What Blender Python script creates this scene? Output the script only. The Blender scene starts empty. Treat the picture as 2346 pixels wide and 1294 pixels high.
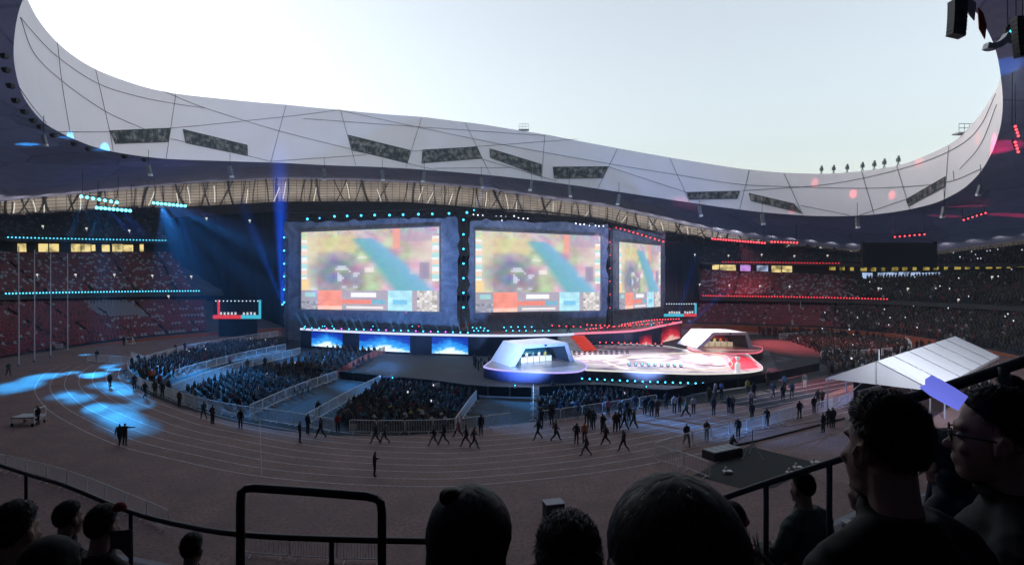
import bpy, bmesh, math, random
import numpy as np
from mathutils import Vector, Matrix, noise
R = math.radians
random.seed(7); rng = np.random.default_rng(7)
sc = bpy.context.scene
COL = sc.collection

# ------------------------------------------------------------------ camera, sky, sun, exposure
HAZE = 0.00045
FPX, CX, HY, HCAM = 1398.0, 1173.0, 610.0, 14.0
cam = bpy.data.cameras.new('camera'); camo = bpy.data.objects.new('camera', cam); COL.objects.link(camo)
cam.sensor_width = 36.0; cam.lens = FPX / 2346.0 * 36.0
cam.shift_y = (HY - 647.0) / 2346.0
cam.clip_start = 0.05; cam.clip_end = 3000
camo.location = (0, 0, HCAM); camo.rotation_euler = (R(90), 0, 0)
sc.camera = camo

world = bpy.data.worlds.new('World'); sc.world = world; world.use_nodes = True
wn, wl = world.node_tree.nodes, world.node_tree.links
bg = wn['Background']
sky = wn.new('ShaderNodeTexSky'); sky.sky_type = 'NISHITA'; sky.sun_disc = False
SUN_EL, SUN_AZ = R(4.0), R(-72.0)
sky.sun_elevation = SUN_EL; sky.sun_rotation = SUN_AZ
sky.air_density = 1.0; sky.dust_density = 3.0; sky.ozone_density = 1.6
hs = wn.new('ShaderNodeHueSaturation'); hs.inputs['Saturation'].default_value = 0.42
wl.new(sky.outputs[0], hs.inputs['Color']); wl.new(hs.outputs[0], bg.inputs[0])
bg.inputs[1].default_value = 0.15
sun = bpy.data.lights.new('sun', 'SUN'); suno = bpy.data.objects.new('sun', sun); COL.objects.link(suno)
sun.energy = 0.25; sun.angle = R(10); sun.color = (1.0, 0.86, 0.72)
sd = Vector((math.sin(SUN_AZ) * math.cos(SUN_EL), math.cos(SUN_AZ) * math.cos(SUN_EL), math.sin(SUN_EL)))
suno.rotation_euler = sd.to_track_quat('Z', 'Y').to_euler()
sc.view_settings.view_transform = 'Standard'; sc.view_settings.look = 'None'
sc.view_settings.gamma = 1.0; EXPO = 2.42; sc.view_settings.exposure = EXPO
sc.render.engine = 'CYCLES'
cy = sc.cycles
cy.use_denoising = True; cy.max_bounces = 5; cy.diffuse_bounces = 3; cy.glossy_bounces = 2; cy.transmission_bounces = 3
cy.transparent_max_bounces = 12; cy.volume_bounces = 0
cy.sample_clamp_indirect = 3.0; cy.caustics_reflective = False; cy.caustics_refractive = False
cy.use_light_tree = True

# ------------------------------------------------------------------ helpers
def G(px, py, z=0.0):
    d = FPX * (HCAM - z) / (py - HY)
    return Vector(((px - CX) / FPX * d, d, z))
def D(px, py, d):
    return Vector(((px - CX) / FPX * d, d, HCAM + (HY - py) / FPX * d))
def lin(c):
    return tuple((x / 12.92 if x <= 0.04045 else ((x + 0.055) / 1.055) ** 2.4) for x in c)
def rgb(r, g, b):
    return lin((r / 255, g / 255, b / 255))

MATS = {}
def mat(name, col=(0.5, 0.5, 0.5), rough=0.6, metal=0.0, emit=None, estr=1.0, noise_scale=None, noise_amt=0.25,
        sample=False, spec=0.3, transl=None):
    if name in MATS: return MATS[name]
    m = bpy.data.materials.new(name); m.use_nodes = True
    nt = m.node_tree; b = nt.nodes['Principled BSDF']
    b.inputs['Base Color'].default_value = (*col, 1); b.inputs['Roughness'].default_value = rough
    b.inputs['Metallic'].default_value = metal; b.inputs['Specular IOR Level'].default_value = spec
    if noise_scale:
        tc = nt.nodes.new('ShaderNodeTexCoord'); n = nt.nodes.new('ShaderNodeTexNoise')
        n.inputs['Scale'].default_value = noise_scale; n.inputs['Detail'].default_value = 6; n.inputs['Roughness'].default_value = 0.65
        nt.links.new(tc.outputs['Object'], n.inputs['Vector'])
        mr = nt.nodes.new('ShaderNodeMapRange'); mr.inputs[1].default_value = 0.25; mr.inputs[2].default_value = 0.75
        mr.inputs[3].default_value = 1 - noise_amt; mr.inputs[4].default_value = 1 + noise_amt
        nt.links.new(n.outputs[0], mr.inputs[0])
        mx = nt.nodes.new('ShaderNodeVectorMath'); mx.operation = 'SCALE'
        mx.inputs[0].default_value = col; nt.links.new(mr.outputs[0], mx.inputs['Scale'])
        nt.links.new(mx.outputs[0], b.inputs['Base Color'])
    if emit:
        b.inputs['Emission Color'].default_value = (*emit, 1); b.inputs['Emission Strength'].default_value = estr
        if not sample: m.cycles.emission_sampling = 'NONE'
    if transl:
        out = nt.nodes['Material Output']; tr = nt.nodes.new('ShaderNodeBsdfTranslucent'); tr.inputs[0].default_value = (*transl, 1)
        ad = nt.nodes.new('ShaderNodeAddShader')
        nt.links.new(b.outputs[0], ad.inputs[0]); nt.links.new(tr.outputs[0], ad.inputs[1]); nt.links.new(ad.outputs[0], out.inputs[0])
    MATS[name] = m
    return m

class MB:
    def __init__(s): s.v = []; s.f = []; s.m = []; s.k = []
    def add(s, vs, fs, mi=0):
        o = len(s.v); s.v.extend(tuple(v) for v in vs)
        for f in fs: s.f.append(tuple(i + o for i in f)); s.m.append(mi)
        return s
    def quad(s, a, b, c, d, mi=0): return s.add([a, b, c, d], [(0, 1, 2, 3)], mi)
    def box(s, c, size, rz=0.0, mi=0, rot=None):
        hx, hy, hz = size[0] / 2, size[1] / 2, size[2] / 2
        M = rot if rot is not None else Matrix.Rotation(rz, 3, 'Z')
        c = Vector(c)
        vs = [c + M @ Vector((x * hx, y * hy, z * hz)) for z in (-1, 1) for y in (-1, 1) for x in (-1, 1)]
        return s.add(vs, [(0, 2, 3, 1), (4, 5, 7, 6), (0, 1, 5, 4), (2, 6, 7, 3), (0, 4, 6, 2), (1, 3, 7, 5)], mi)
    def beam(s, a, b, w, h, mi=0):
        a, b = Vector(a), Vector(b); d = (b - a)
        L = d.length; q = d.to_track_quat('X', 'Z').to_matrix()
        return s.box((a + b) / 2, (L, w, h), mi=mi, rot=q)
    def tube(s, pts, r, n=8, mi=0, cap=True, radii=None):
        pts = [Vector(p) for p in pts]; rings = []
        for i, p in enumerate(pts):
            t = (pts[min(i + 1, len(pts) - 1)] - pts[max(i - 1, 0)]).normalized()
            up = Vector((0, 0, 1)) if abs(t.z) < 0.9 else Vector((0, 1, 0))
            x = t.cross(up).normalized(); y = x.cross(t)
            rr = radii[i] if radii else r
            rings.append([p + (x * math.cos(2 * math.pi * k / n) + y * math.sin(2 * math.pi * k / n)) * rr for k in range(n)])
        vs = [v for rg in rings for v in rg]; fs = []
        for i in range(len(pts) - 1):
            for k in range(n):
                a, b = i * n + k, i * n + (k + 1) % n
                fs.append((a, b, b + n, a + n))
        if cap: fs.append(tuple(range(n - 1, -1, -1))); fs.append(tuple(range((len(pts) - 1) * n, len(pts) * n)))
        return s.add(vs, fs, mi)
    def sphere(s, c, r, nu=10, nv=6, mi=0):
        c = Vector(c); rx, ry, rz = r if hasattr(r, '__len__') else (r, r, r)
        vs = [c + Vector((0, 0, rz))]
        for j in range(1, nv):
            t = math.pi * j / nv
            for i in range(nu):
                p = 2 * math.pi * i / nu
                vs.append(c + Vector((rx * math.sin(t) * math.cos(p), ry * math.sin(t) * math.sin(p), rz * math.cos(t))))
        vs.append(c - Vector((0, 0, rz))); fs = []
        for i in range(nu): fs.append((0, 1 + i, 1 + (i + 1) % nu))
        for j in range(nv - 2):
            for i in range(nu):
                a = 1 + j * nu + i; b = 1 + j * nu + (i + 1) % nu
                fs.append((a, a + nu, b + nu, b))
        L = len(vs) - 1; o = 1 + (nv - 2) * nu
        for i in range(nu): fs.append((o + i, L, o + (i + 1) % nu))
        return s.add(vs, fs, mi)
    def prism(s, poly, z0, z1, mi=0, mtop=None):
        n = len(poly)
        vs = [(p[0], p[1], z0) for p in poly] + [(p[0], p[1], z1) for p in poly]
        fs = [(i, (i + 1) % n, n + (i + 1) % n, n + i) for i in range(n)]
        s.add(vs, fs, mi)
        s.add(vs[n:], [tuple(range(n))], mi if mtop is None else mtop)
        return s.add(vs[:n], [tuple(range(n - 1, -1, -1))], mi)
    def build(s, name, m, parent=None, smooth=False, loc=None, fix=True):
        me = bpy.data.meshes.new(name); me.from_pydata(s.v, [], s.f)
        for x in (m if isinstance(m, (list, tuple)) else [m]): me.materials.append(x)
        me.polygons.foreach_set('material_index', s.m)
        if smooth: me.polygons.foreach_set('use_smooth', [True] * len(me.polygons))
        me.update()
        if fix and len(s.f) < 60000:
            bm = bmesh.new(); bm.from_mesh(me); bmesh.ops.recalc_face_normals(bm, faces=bm.faces); bm.to_mesh(me); bm.free()
        o = bpy.data.objects.new(name, me); COL.objects.link(o)
        if parent: o.parent = parent
        if loc is not None: o.location = loc
        return o

def tag(o, label=None, cat=None, group=None, kind=None):
    if label: o['label'] = label
    if cat: o['category'] = cat
    if group: o['group'] = group
    if kind: o['kind'] = kind
    return o
def empty(name, loc=(0, 0, 0), rz=0.0):
    o = bpy.data.objects.new(name, None); COL.objects.link(o); o.location = loc; o.rotation_euler = (0, 0, rz); o.empty_display_size = 0.2
    return o
KIDS = {}
def copy_tree(o, parent=None):
    c = o.copy(); COL.objects.link(c)
    if parent: c.parent = parent
    for ch in o.children: copy_tree(ch, c)
    return c
def lamp(name, kind, loc, target, energy, color, size=R(20), blend=0.4, radius=0.3, parent=None):
    l = bpy.data.lights.new(name, kind); o = bpy.data.objects.new(name, l); COL.objects.link(o)
    l.energy = energy; l.color = color
    if kind == 'SPOT': l.spot_size = size; l.spot_blend = blend; l.shadow_soft_size = radius
    if kind == 'POINT': l.shadow_soft_size = radius
    if kind == 'AREA': l.size = radius
    o.location = loc
    if target is not None: o.rotation_euler = (Vector(target) - Vector(loc)).to_track_quat('-Z', 'Y').to_euler()
    if parent: o.parent = parent; o.matrix_parent_inverse = Matrix.Translation(parent.location).inverted() if False else parent.matrix_basis.inverted()
    return o
def polyline(pts, step):
    pts = [Vector(p) for p in pts]; out = [pts[0].copy()]; acc = 0.0
    for a, b in zip(pts, pts[1:]):
        L = (b - a).length; t = step - acc
        while t <= L: out.append(a + (b - a) * (t / L)); t += step
        acc = (acc + L) % step
    return out
def crom(pts, n):
    pts = [Vector(p) for p in pts]; P = [pts[0] * 2 - pts[1]] + pts + [pts[-1] * 2 - pts[-2]]; out = []
    for i in range(1, len(P) - 2):
        a, b, c, d = P[i - 1:i + 3]
        for k in range(n):
            t = k / n
            out.append(0.5 * ((2 * b) + (c - a) * t + (2 * a - 5 * b + 4 * c - d) * t * t + (3 * b - a - 3 * c + d) * t ** 3))
    out.append(pts[-1]); return out

# ------------------------------------------------------------------ thin stage haze filling the whole stadium
hz = MB().box((0, 85, 44), (420, 340, 92)).build('haze', bpy.data.materials.new('haze'))
hm = hz.data.materials[0]; hm.use_nodes = True; nt = hm.node_tree; nt.nodes.remove(nt.nodes['Principled BSDF'])
pv = nt.nodes.new('ShaderNodeVolumePrincipled'); pv.inputs['Color'].default_value = (0.62, 0.78, 1.0, 1); pv.inputs['Density'].default_value = HAZE
pv.inputs['Anisotropy'].default_value = 0.2
nt.links.new(pv.outputs[0], nt.nodes['Material Output'].inputs['Volume']); tag(hz, kind='stuff')

# ------------------------------------------------------------------ ground, track, field
m_ground = mat('ground_paving', (0.03, 0.03, 0.035), 0.8, noise_scale=0.8)
def speckle_mat(name, c1, c2, c3, s1, s2, rough=0.75, spec=0.3):
    m = bpy.data.materials.new(name); m.use_nodes = True; nt = m.node_tree; b = nt.nodes['Principled BSDF']
    b.inputs['Roughness'].default_value = rough; b.inputs['Specular IOR Level'].default_value = spec
    tc = nt.nodes.new('ShaderNodeTexCoord')
    n1 = nt.nodes.new('ShaderNodeTexNoise'); n1.inputs['Scale'].default_value = s1; n1.inputs['Detail'].default_value = 8; n1.inputs['Roughness'].default_value = 0.7
    n2 = nt.nodes.new('ShaderNodeTexNoise'); n2.inputs['Scale'].default_value = s2; n2.inputs['Detail'].default_value = 3
    nt.links.new(tc.outputs['Object'], n1.inputs['Vector']); nt.links.new(tc.outputs['Object'], n2.inputs['Vector'])
    r1 = nt.nodes.new('ShaderNodeValToRGB'); r1.color_ramp.elements[0].position = 0.3; r1.color_ramp.elements[1].position = 0.7
    r1.color_ramp.elements[0].color = (*c1, 1); r1.color_ramp.elements[1].color = (*c2, 1)
    nt.links.new(n1.outputs[0], r1.inputs[0])
    r2 = nt.nodes.new('ShaderNodeMapRange'); r2.inputs[1].default_value = 0.45; r2.inputs[2].default_value = 0.75
    nt.links.new(n2.outputs[0], r2.inputs[0])
    mx = nt.nodes.new('ShaderNodeMix'); mx.data_type = 'RGBA'
    nt.links.new(r2.outputs[0], mx.inputs[0]); nt.links.new(r1.outputs[0], mx.inputs[6]); mx.inputs[7].default_value = (*c3, 1)
    nt.links.new(mx.outputs[2], b.inputs['Base Color'])
    MATS[name] = m; return m
m_track = speckle_mat('track_rubber', (0.145, 0.092, 0.084), (0.270, 0.168, 0.156), (0.095, 0.064, 0.062), 0.30, 5.0)
m_field = speckle_mat('field_cover', (0.014, 0.018, 0.022), (0.028, 0.036, 0.042), (0.008, 0.011, 0.013), 0.3, 4.0, 0.85)
m_grey_cover = speckle_mat('grey_field_cover', (0.050, 0.058, 0.068), (0.075, 0.085, 0.095), (0.04, 0.045, 0.05), 0.3, 3.0, 0.85)
m_line = mat('lane_paint', (0.42, 0.39, 0.42), 0.7, noise_scale=1.5, noise_amt=0.5)

tag(MB().quad((-1500, -1500, -0.02), (1500, -1500, -0.02), (1500, 1500, -0.02), (-1500, 1500, -0.02)).build('ground', m_ground), kind='structure')

WC = (0.0, 84.0); WA, WB, WNEXP = 78.0, 57.0, 2.3
def wall_pt(phi):
    c, s = math.cos(phi), math.sin(phi)
    x, y = WC[0] + WA * math.copysign(abs(c) ** (2 / WNEXP), c), WC[1] + WB * math.copysign(abs(s) ** (2 / WNEXP), s)
    if s < 0: y += -6.0 * math.exp(-((x + 1) / 11) ** 2) + 6.0 * math.exp(-((x - 24) / 11) ** 2)
    return Vector((x, y, 0))
NPH = 288
PH = [2 * math.pi * i / NPH for i in range(NPH)]
WP = [wall_pt(p) for p in PH]
WN_ = []
for i in range(NPH):
    t = WP[(i + 2) % NPH] - WP[i - 2]; WN_.append(Vector((t.y, -t.x, 0)).normalized())
def wallN(i, o): return WP[i % NPH] + WN_[i % NPH] * o

tr = MB()
tr.add([(p.x, p.y, 0.0) for p in (wallN(i, 0.3) for i in range(NPH))], [tuple(range(NPH))])
tag(tr.build('running_track', m_track), 'reddish brown athletics track ringing the covered field', 'track', kind='structure')

# lane lines: outermost line traced on the ground, the rest offset inwards
outer = [G(*p) for p in [(135, 838), (100, 858), (80, 888), (92, 918), (130, 952), (250, 1012), (400, 1052), (600, 1091), (880, 1112), (1130, 1107), (1500, 1060), (1900, 968), (2120, 915), (2300, 873)]]
oc = crom(outer, 10)
def offset_curve(pts, o):
    out = []
    for i, p in enumerate(pts):
        t = (pts[min(i + 1, len(pts) - 1)] - pts[max(i - 1, 0)]); n = Vector((-t.y, t.x, 0)).normalized()
        out.append(p + n * o)
    return out
lm = MB()
for k in range(9):
    c = offset_curve(oc, 1.38 * k); w = 0.045
    for i in range(len(c) - 1):
        t = (c[i + 1] - c[i]); n = Vector((-t.y, t.x, 0)).normalized() * w
        lm.quad(c[i] - n + Vector((0, 0, .008)), c[i + 1] - n + Vector((0, 0, .008)), c[i + 1] + n + Vector((0, 0, .008)), c[i] + n + Vector((0, 0, .008)))
for (a, b) in (((595, 962), (600, 1092)),):
    a, b = G(*a), G(*b); n = Vector((0.014, 0, 0)); z = Vector((0, 0, .012))
    lm.quad(a - n + z, a + n + z, b + n + z, b - n + z)
tag(lm.build('track_markings', m_line, fix=False), kind='structure')

def ground_poly(name, pix, m, z):
    pts = [G(*p) for p in pix]
    o = MB().add([(p.x, p.y, z) for p in pts], [tuple(range(len(pts)))]).build(name, m, fix=False)
    if o.data.polygons[0].normal.z < 0: o.data.flip_normals()
    return tag(o, kind='structure')
ground_poly('field_cover', [(280, 850), (300, 880), (340, 905), (415, 935), (530, 965), (640, 986), (760, 997), (890, 999), (1010, 992), (1220, 966), (1400, 945), (1525, 930), (1640, 922), (1760, 937), (1900, 900), (2010, 862), (2040, 835), (2080, 812), (2080, 785), (1750, 765), (1200, 775), (690, 778), (640, 770), (430, 800), (330, 825)], m_field, 0.004)
ground_poly('grey_floor_cover', [(800, 848), (900, 795), (1300, 785), (1560, 770), (1760, 800), (1780, 845), (1650, 885), (1520, 900), (1240, 893), (1000, 875)], m_grey_cover, 0.010)
ground_poly('black_mat', [(1590, 1088), (1715, 1022), (1880, 1062), (1775, 1117), (1700, 1120)], mat('black_rubber_mat', (0.010, 0.012, 0.013), 0.8, noise_scale=2.0), 0.018)

# ------------------------------------------------------------------ the bowl
def keyfun(keys):          # keys: list of (phi degrees, value); periodic linear
    k = sorted((a % 360, b) for a, b in keys)
    xs = [a for a, _ in k]; ys = [b for _, b in k]
    xs = [xs[-1] - 360] + xs + [xs[0] + 360]; ys = [ys[-1]] + ys + [ys[0]]
    return lambda deg: float(np.interp(deg % 360, xs, ys))
def pix_keys(o, pix):      # pixel samples of an edge lying at offset o outside the field wall -> (phi, z)
    out = []
    far = [i for i in range(NPH) if PH[i] < math.pi * 1.03 or PH[i] > math.pi * 1.97]
    pp = [(CX + FPX * wallN(i, o).x / wallN(i, o).y, i) for i in far if wallN(i, o).y > 5]
    for (px, py) in pix:
        best = min(pp, key=lambda t: abs(t[0] - px)); i = best[1]
        d = wallN(i, o).y; out.append((math.degrees(PH[i]), HCAM + (HY - py) / FPX * d))
    return out
near = lambda z, zl=None: [(245, z), (270, z), (295, z)]
PROF = [  # offset far, offset near, z keys
    ('wall_top', 0.0, 0.0, pix_keys(0, [(20, 822), (170, 797), (300, 778), (450, 763), (1720, 746), (1900, 752), (2050, 766), (2200, 788), (2320, 815)]) + near(1.2)),
    ('low_back', 20.0, 40.0, pix_keys(20, [(20, 692), (450, 690), (1700, 702), (2025, 708), (2330, 724)]) + near(22.4)),
    ('mid_front', 18.0, 39.5, pix_keys(18, [(20, 676), (450, 669), (1620, 680), (2025, 688), (2330, 702)]) + near(25)),
    ('mid_back', 36.0, 48.0, pix_keys(36, [(20, 585), (450, 582), (1620, 622), (2000, 640), (2330, 628)]) + near(29)),
    ('box_top', 36.2, 48.2, pix_keys(36, [(20, 553), (450, 556), (1620, 604), (2000, 610), (2330, 606)]) + near(32)),
    ('up_front', 33.0, 47.0, pix_keys(33, [(20, 544), (450, 552), (1620, 600), (2000, 604), (2330, 604)]) + near(33)),
    ('up_back', 54.0, 54.0, pix_keys(54, [(10, 497), (320, 478), (640, 462), (805, 461), (940, 463), (1071, 473), (1159, 483), (1350, 500), (1500, 530), (1630, 549), (1825, 568), (1969, 583), (2153, 592), (2340, 570)]) + near(37)),
    ('facade_top', 55.0, 55.0, pix_keys(55, [(10, 462), (200, 443), (426, 420), (640, 410), (805, 413), (975, 421), (1111, 433), (1250, 457), (1400, 475), (1640, 533), (1800, 556), (1969, 572), (2153, 574), (2340, 550)]) + near(41)),
]
ZF = {n: keyfun(k) for n, _, _, k in PROF}
OFF = {n: (a, b) for n, a, b, _ in PROF}
def nearness(phi):         # 1 on the camera's side of the bowl
    d = (math.degrees(phi) - 270 + 180) % 360 - 180
    return max(0.0, min(1.0, (75 - abs(d)) / 40.0))
def prof_pt(name, i):
    a, b = OFF[name]; t = nearness(PH[i % NPH]); p = wallN(i, a + (b - a) * t).copy()
    p.z = ZF[name](math.degrees(PH[i % NPH])); return p
EDGE = {n: [prof_pt(n, i) for i in range(NPH)] for n, _, _, _ in PROF}
bowl = empty('stadium_stand', (0, 84, 0)); tag(bowl, 'oval three tiered concrete stadium stand around the track', 'grandstand')
inv = Vector((0, -84, 0))
def strip(names, nm, m, parent=bowl, extra=None, smooth=False):
    mb = MB(); rows = [[p + inv for p in EDGE[n]] if isinstance(n, str) else [p + inv for p in n] for n in names]
    for a, b in zip(rows, rows[1:]):
        vs = a + b; mb.add(vs, [(i, (i + 1) % NPH, NPH + (i + 1) % NPH, NPH + i) for i in range(NPH)])
    return mb.build(nm, m, parent, smooth=smooth)
m_conc = mat('stand_concrete', (0.060, 0.058, 0.066), 0.85, noise_scale=0.5, noise_amt=0.3)
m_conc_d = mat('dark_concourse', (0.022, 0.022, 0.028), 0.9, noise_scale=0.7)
m_orange = mat('orange_wall_panel', (0.30, 0.075, 0.035), 0.7, noise_scale=0.35, noise_amt=0.45)
base_ring = [wallN(i, 0.0) for i in range(NPH)]
inner_cap = [EDGE['wall_top'][i] + WN_[i] * 0.35 for i in range(NPH)]
m_cop = mat('pale_coping', (0.22, 0.23, 0.26), 0.7, noise_scale=1.0)
far_only = lambda i: not (math.pi * 1.03 < PH[i] < math.pi * 1.97)
strip([base_ring, 'wall_top'], 'field_wall', m_orange)
strip(['wall_top', inner_cap], 'wall_coping', m_cop)
strip([inner_cap, 'low_back'], 'lower_tier', m_conc)
low_wall = [EDGE['low_back'][i] + Vector((0, 0, (EDGE['mid_front'][i].z - EDGE['low_back'][i].z))) + WN_[i] * 3 for i in range(NPH)]
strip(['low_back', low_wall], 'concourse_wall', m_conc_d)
fas = [p - Vector((0, 0, 0.9)) for p in EDGE['mid_front']]
strip([low_wall, fas, 'mid_front', 'mid_back'], 'middle_tier', m_conc)
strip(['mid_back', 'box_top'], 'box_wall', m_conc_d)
fas2 = [p - Vector((0, 0, 0.7)) for p in EDGE['up_front']]
strip(['box_top', fas2, 'up_front', 'up_back'], 'upper_tier', m_conc)

# golden outer wall behind the upper tier
m_gold = bpy.data.materials.new('lattice_wall'); m_gold.use_nodes = True
nt = m_gold.node_tree; b = nt.nodes['Principled BSDF']; b.inputs['Roughness'].default_value = 0.6
uv = nt.nodes.new('ShaderNodeUVMap'); bt = nt.nodes.new('ShaderNodeTexBrick')
bt.inputs['Scale'].default_value = 1.0; bt.inputs['Brick Width'].default_value = 2.2; bt.inputs['Row Height'].default_value = 0.80
bt.inputs['Mortar Size'].default_value = 0.085; bt.offset = 0.0
bt.inputs['Color1'].default_value = (0.25, 0.225, 0.205, 1); bt.inputs['Color2'].default_value = (0.20, 0.18, 0.165, 1); bt.inputs['Mortar'].default_value = (0.03, 0.03, 0.03, 1)
nt.links.new(uv.outputs[0], bt.inputs['Vector']); nt.links.new(bt.outputs[0], b.inputs['Base Color'])
def uv_strip(nm, lo, hi, m, parent, inv):
    mb = MB(); n = len(lo); vs = [p + inv for p in lo] + [p + inv for p in hi]
    mb.add(vs, [(i, (i + 1) % n, n + (i + 1) % n, n + i) for i in range(n)])
    o = mb.build(nm, m, parent, fix=False); me = o.data; u = me.uv_layers.new(name='UVMap')
    acc = [0.0]
    for i in range(n): acc.append(acc[-1] + (lo[(i + 1) % n] - lo[i]).length)
    for p in me.polygons:
        i = p.index
        for li in p.loop_indices:
            vi = me.loops[li].vertex_index; k = vi % n; top = vi >= n
            x = acc[k] if not (k == 0 and i == n - 1) else acc[n]
            u.data[li].uv = (x, (hi[k].z - lo[k].z) if top else 0.0)
    return o
facade = empty('outer_facade', (0, 84, 0)); tag(facade, 'warm lit lattice facade with arched dark columns above the upper tier', 'facade wall')
back_ring = [EDGE['up_back'][i] + WN_[i] * 1.0 for i in range(NPH)]
uv_strip('lattice_panel', back_ring, EDGE['facade_top'], m_gold, facade, inv)

# ------------------------------------------------------------------ the roof
RA, RB, RCX, RCY = 75.75, 58.0, -0.5, 110.0
def ring_hit(px, far=True):
    t = (px - CX) / FPX
    A = t * t / RA ** 2 + 1 / RB ** 2; B = -2 * (RCX * t / RA ** 2 + RCY / RB ** 2); C = RCX ** 2 / RA ** 2 + RCY ** 2 / RB ** 2 - 1
    q = max(0.0, B * B - 4 * A * C); s = math.sqrt(q)
    return (-B + s) / (2 * A) if far else (-B - s) / (2 * A)
def ring_phi(px, far=True):
    d = ring_hit(px, far); x = (px - CX) / FPX * d
    return math.degrees(math.atan2((d - RCY) / RB, (x - RCX) / RA)) % 360
LOWPX = [(31, 120), (36, 164), (48, 211), (68, 245), (102, 283), (136, 303), (177, 322), (218, 338), (259, 348), (307, 356), (375, 364), (511, 369), (648, 373), (730, 378), (850, 382), (930, 386), (1030, 393), (1130, 402), (1240, 414), (1340, 428), (1440, 443), (1540, 458), (1640, 473), (1740, 486), (1840, 494), (1920, 496), (2000, 492), (2080, 481), (2150, 463), (2210, 431), (2250, 390), (2280, 330), (2297, 250)]
LOWNEAR = [(37, 55), (44, 20), (51, 0), (2293, 180), (2285, 125), (2262, 70), (2232, 20)]
UPPX = [(65, 0), (78, 31), (99, 61), (130, 97), (170, 130), (218, 159), (273, 181), (341, 203), (402, 215), (511, 227), (655, 240), (780, 252), (970, 268), (1100, 284), (1250, 308), (1400, 337), (1540, 362), (1690, 386), (1790, 396), (1890, 399), (1980, 392), (2063, 379), (2130, 353), (2194, 320), (2233, 278), (2270, 225), (2293, 178)]
zl = [(ring_phi(x), HCAM + (HY - y) / FPX * ring_hit(x)) for x, y in LOWPX] + [(ring_phi(x, False), HCAM + (HY - y) / FPX * ring_hit(x, False)) for x, y in LOWNEAR]
zu = [(ring_phi(x), HCAM + (HY - y) / FPX * ring_hit(x)) for x, y in UPPX]
zl += [(270, 46.0), (250, 46.0), (290, 43.0)]
ZLO = keyfun(zl); ZUP = keyfun(zu + [(255, 58.0), (285, 54.0)])
NR = 720
RPH = [360.0 * i / NR for i in range(NR)]
rl = np.array([ZLO(p) for p in RPH]); ru = np.array([ZUP(p) for p in RPH])
def smooth_ring(a, s):
    k = np.exp(-0.5 * (np.arange(-12, 13) / s) ** 2); k /= k.sum()
    return np.convolve(np.concatenate([a[-12:], a, a[:12]]), k, 'valid')
rl = smooth_ring(rl, 3.0); ru = smooth_ring(ru, 3.0)
def ring_xy(deg, inset=0.0):
    t = R(deg); k = max(0.0, min(1.0, min((deg % 360) - 229, 306 - (deg % 360)) / 10)); k = k * k * (3 - 2 * k)   # unseen side over the camera pulled back to let in more sky light
    return Vector((RCX + (RA - inset) * math.cos(t), RCY + (RB - inset) * math.sin(t) - 13 * k, 0))
RL = [ring_xy(RPH[i]) + Vector((0, 0, rl[i])) for i in range(NR)]
RU = [ring_xy(RPH[i]) + Vector((0, 0, ru[i])) for i in range(NR)]
roof = empty('stadium_roof', (RCX, RCY, 0)); tag(roof, 'saddle shaped stadium roof with white membrane band around the open sky', 'roof')
rinv = Vector((-RCX, -RCY, 0))
m_ringm = mat('white_ring_membrane', (0.56, 0.565, 0.61), 0.7, noise_scale=0.15, noise_amt=0.05, transl=(0.085, 0.086, 0.102))
mb = MB(); mid = [(a + b) / 2 + Vector((0, 0, 0)) for a, b in zip(RL, RU)]
rows = [RL, mid, RU]
for a, b in zip(rows, rows[1:]):
    mb.add([p + rinv for p in a] + [p + rinv for p in b], [(i, (i + 1) % NR, NR + (i + 1) % NR, NR + i) for i in range(NR)])
ringo = mb.build('inner_ring', m_ringm, roof, smooth=True, fix=False)
# ceiling membrane from the ring out to the facade
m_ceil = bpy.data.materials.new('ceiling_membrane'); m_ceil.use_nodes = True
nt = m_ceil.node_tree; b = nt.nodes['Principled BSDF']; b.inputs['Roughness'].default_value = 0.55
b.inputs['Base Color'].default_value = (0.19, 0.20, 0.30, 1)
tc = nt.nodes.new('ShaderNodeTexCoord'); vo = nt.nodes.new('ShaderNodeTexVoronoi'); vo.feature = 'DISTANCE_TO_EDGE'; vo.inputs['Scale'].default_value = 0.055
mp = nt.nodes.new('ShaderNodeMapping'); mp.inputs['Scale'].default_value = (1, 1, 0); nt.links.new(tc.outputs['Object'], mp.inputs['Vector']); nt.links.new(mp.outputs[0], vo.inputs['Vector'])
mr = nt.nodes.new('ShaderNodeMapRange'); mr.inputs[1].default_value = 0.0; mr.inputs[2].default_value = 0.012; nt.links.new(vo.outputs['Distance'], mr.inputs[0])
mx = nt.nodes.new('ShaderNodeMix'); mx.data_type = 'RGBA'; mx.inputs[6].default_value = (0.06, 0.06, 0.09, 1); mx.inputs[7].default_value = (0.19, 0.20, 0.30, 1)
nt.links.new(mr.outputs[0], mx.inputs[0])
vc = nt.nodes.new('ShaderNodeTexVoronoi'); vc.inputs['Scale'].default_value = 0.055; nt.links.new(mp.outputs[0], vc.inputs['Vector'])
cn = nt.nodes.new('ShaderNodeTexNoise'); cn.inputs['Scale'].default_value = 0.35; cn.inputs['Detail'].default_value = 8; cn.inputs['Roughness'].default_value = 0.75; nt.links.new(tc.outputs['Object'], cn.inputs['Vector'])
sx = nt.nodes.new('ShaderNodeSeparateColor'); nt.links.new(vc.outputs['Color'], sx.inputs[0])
a1 = nt.nodes.new('ShaderNodeMath'); a1.operation = 'MULTIPLY_ADD'; a1.inputs[1].default_value = 0.35; a1.inputs[2].default_value = 0.28; nt.links.new(sx.outputs[0], a1.inputs[0])
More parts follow.
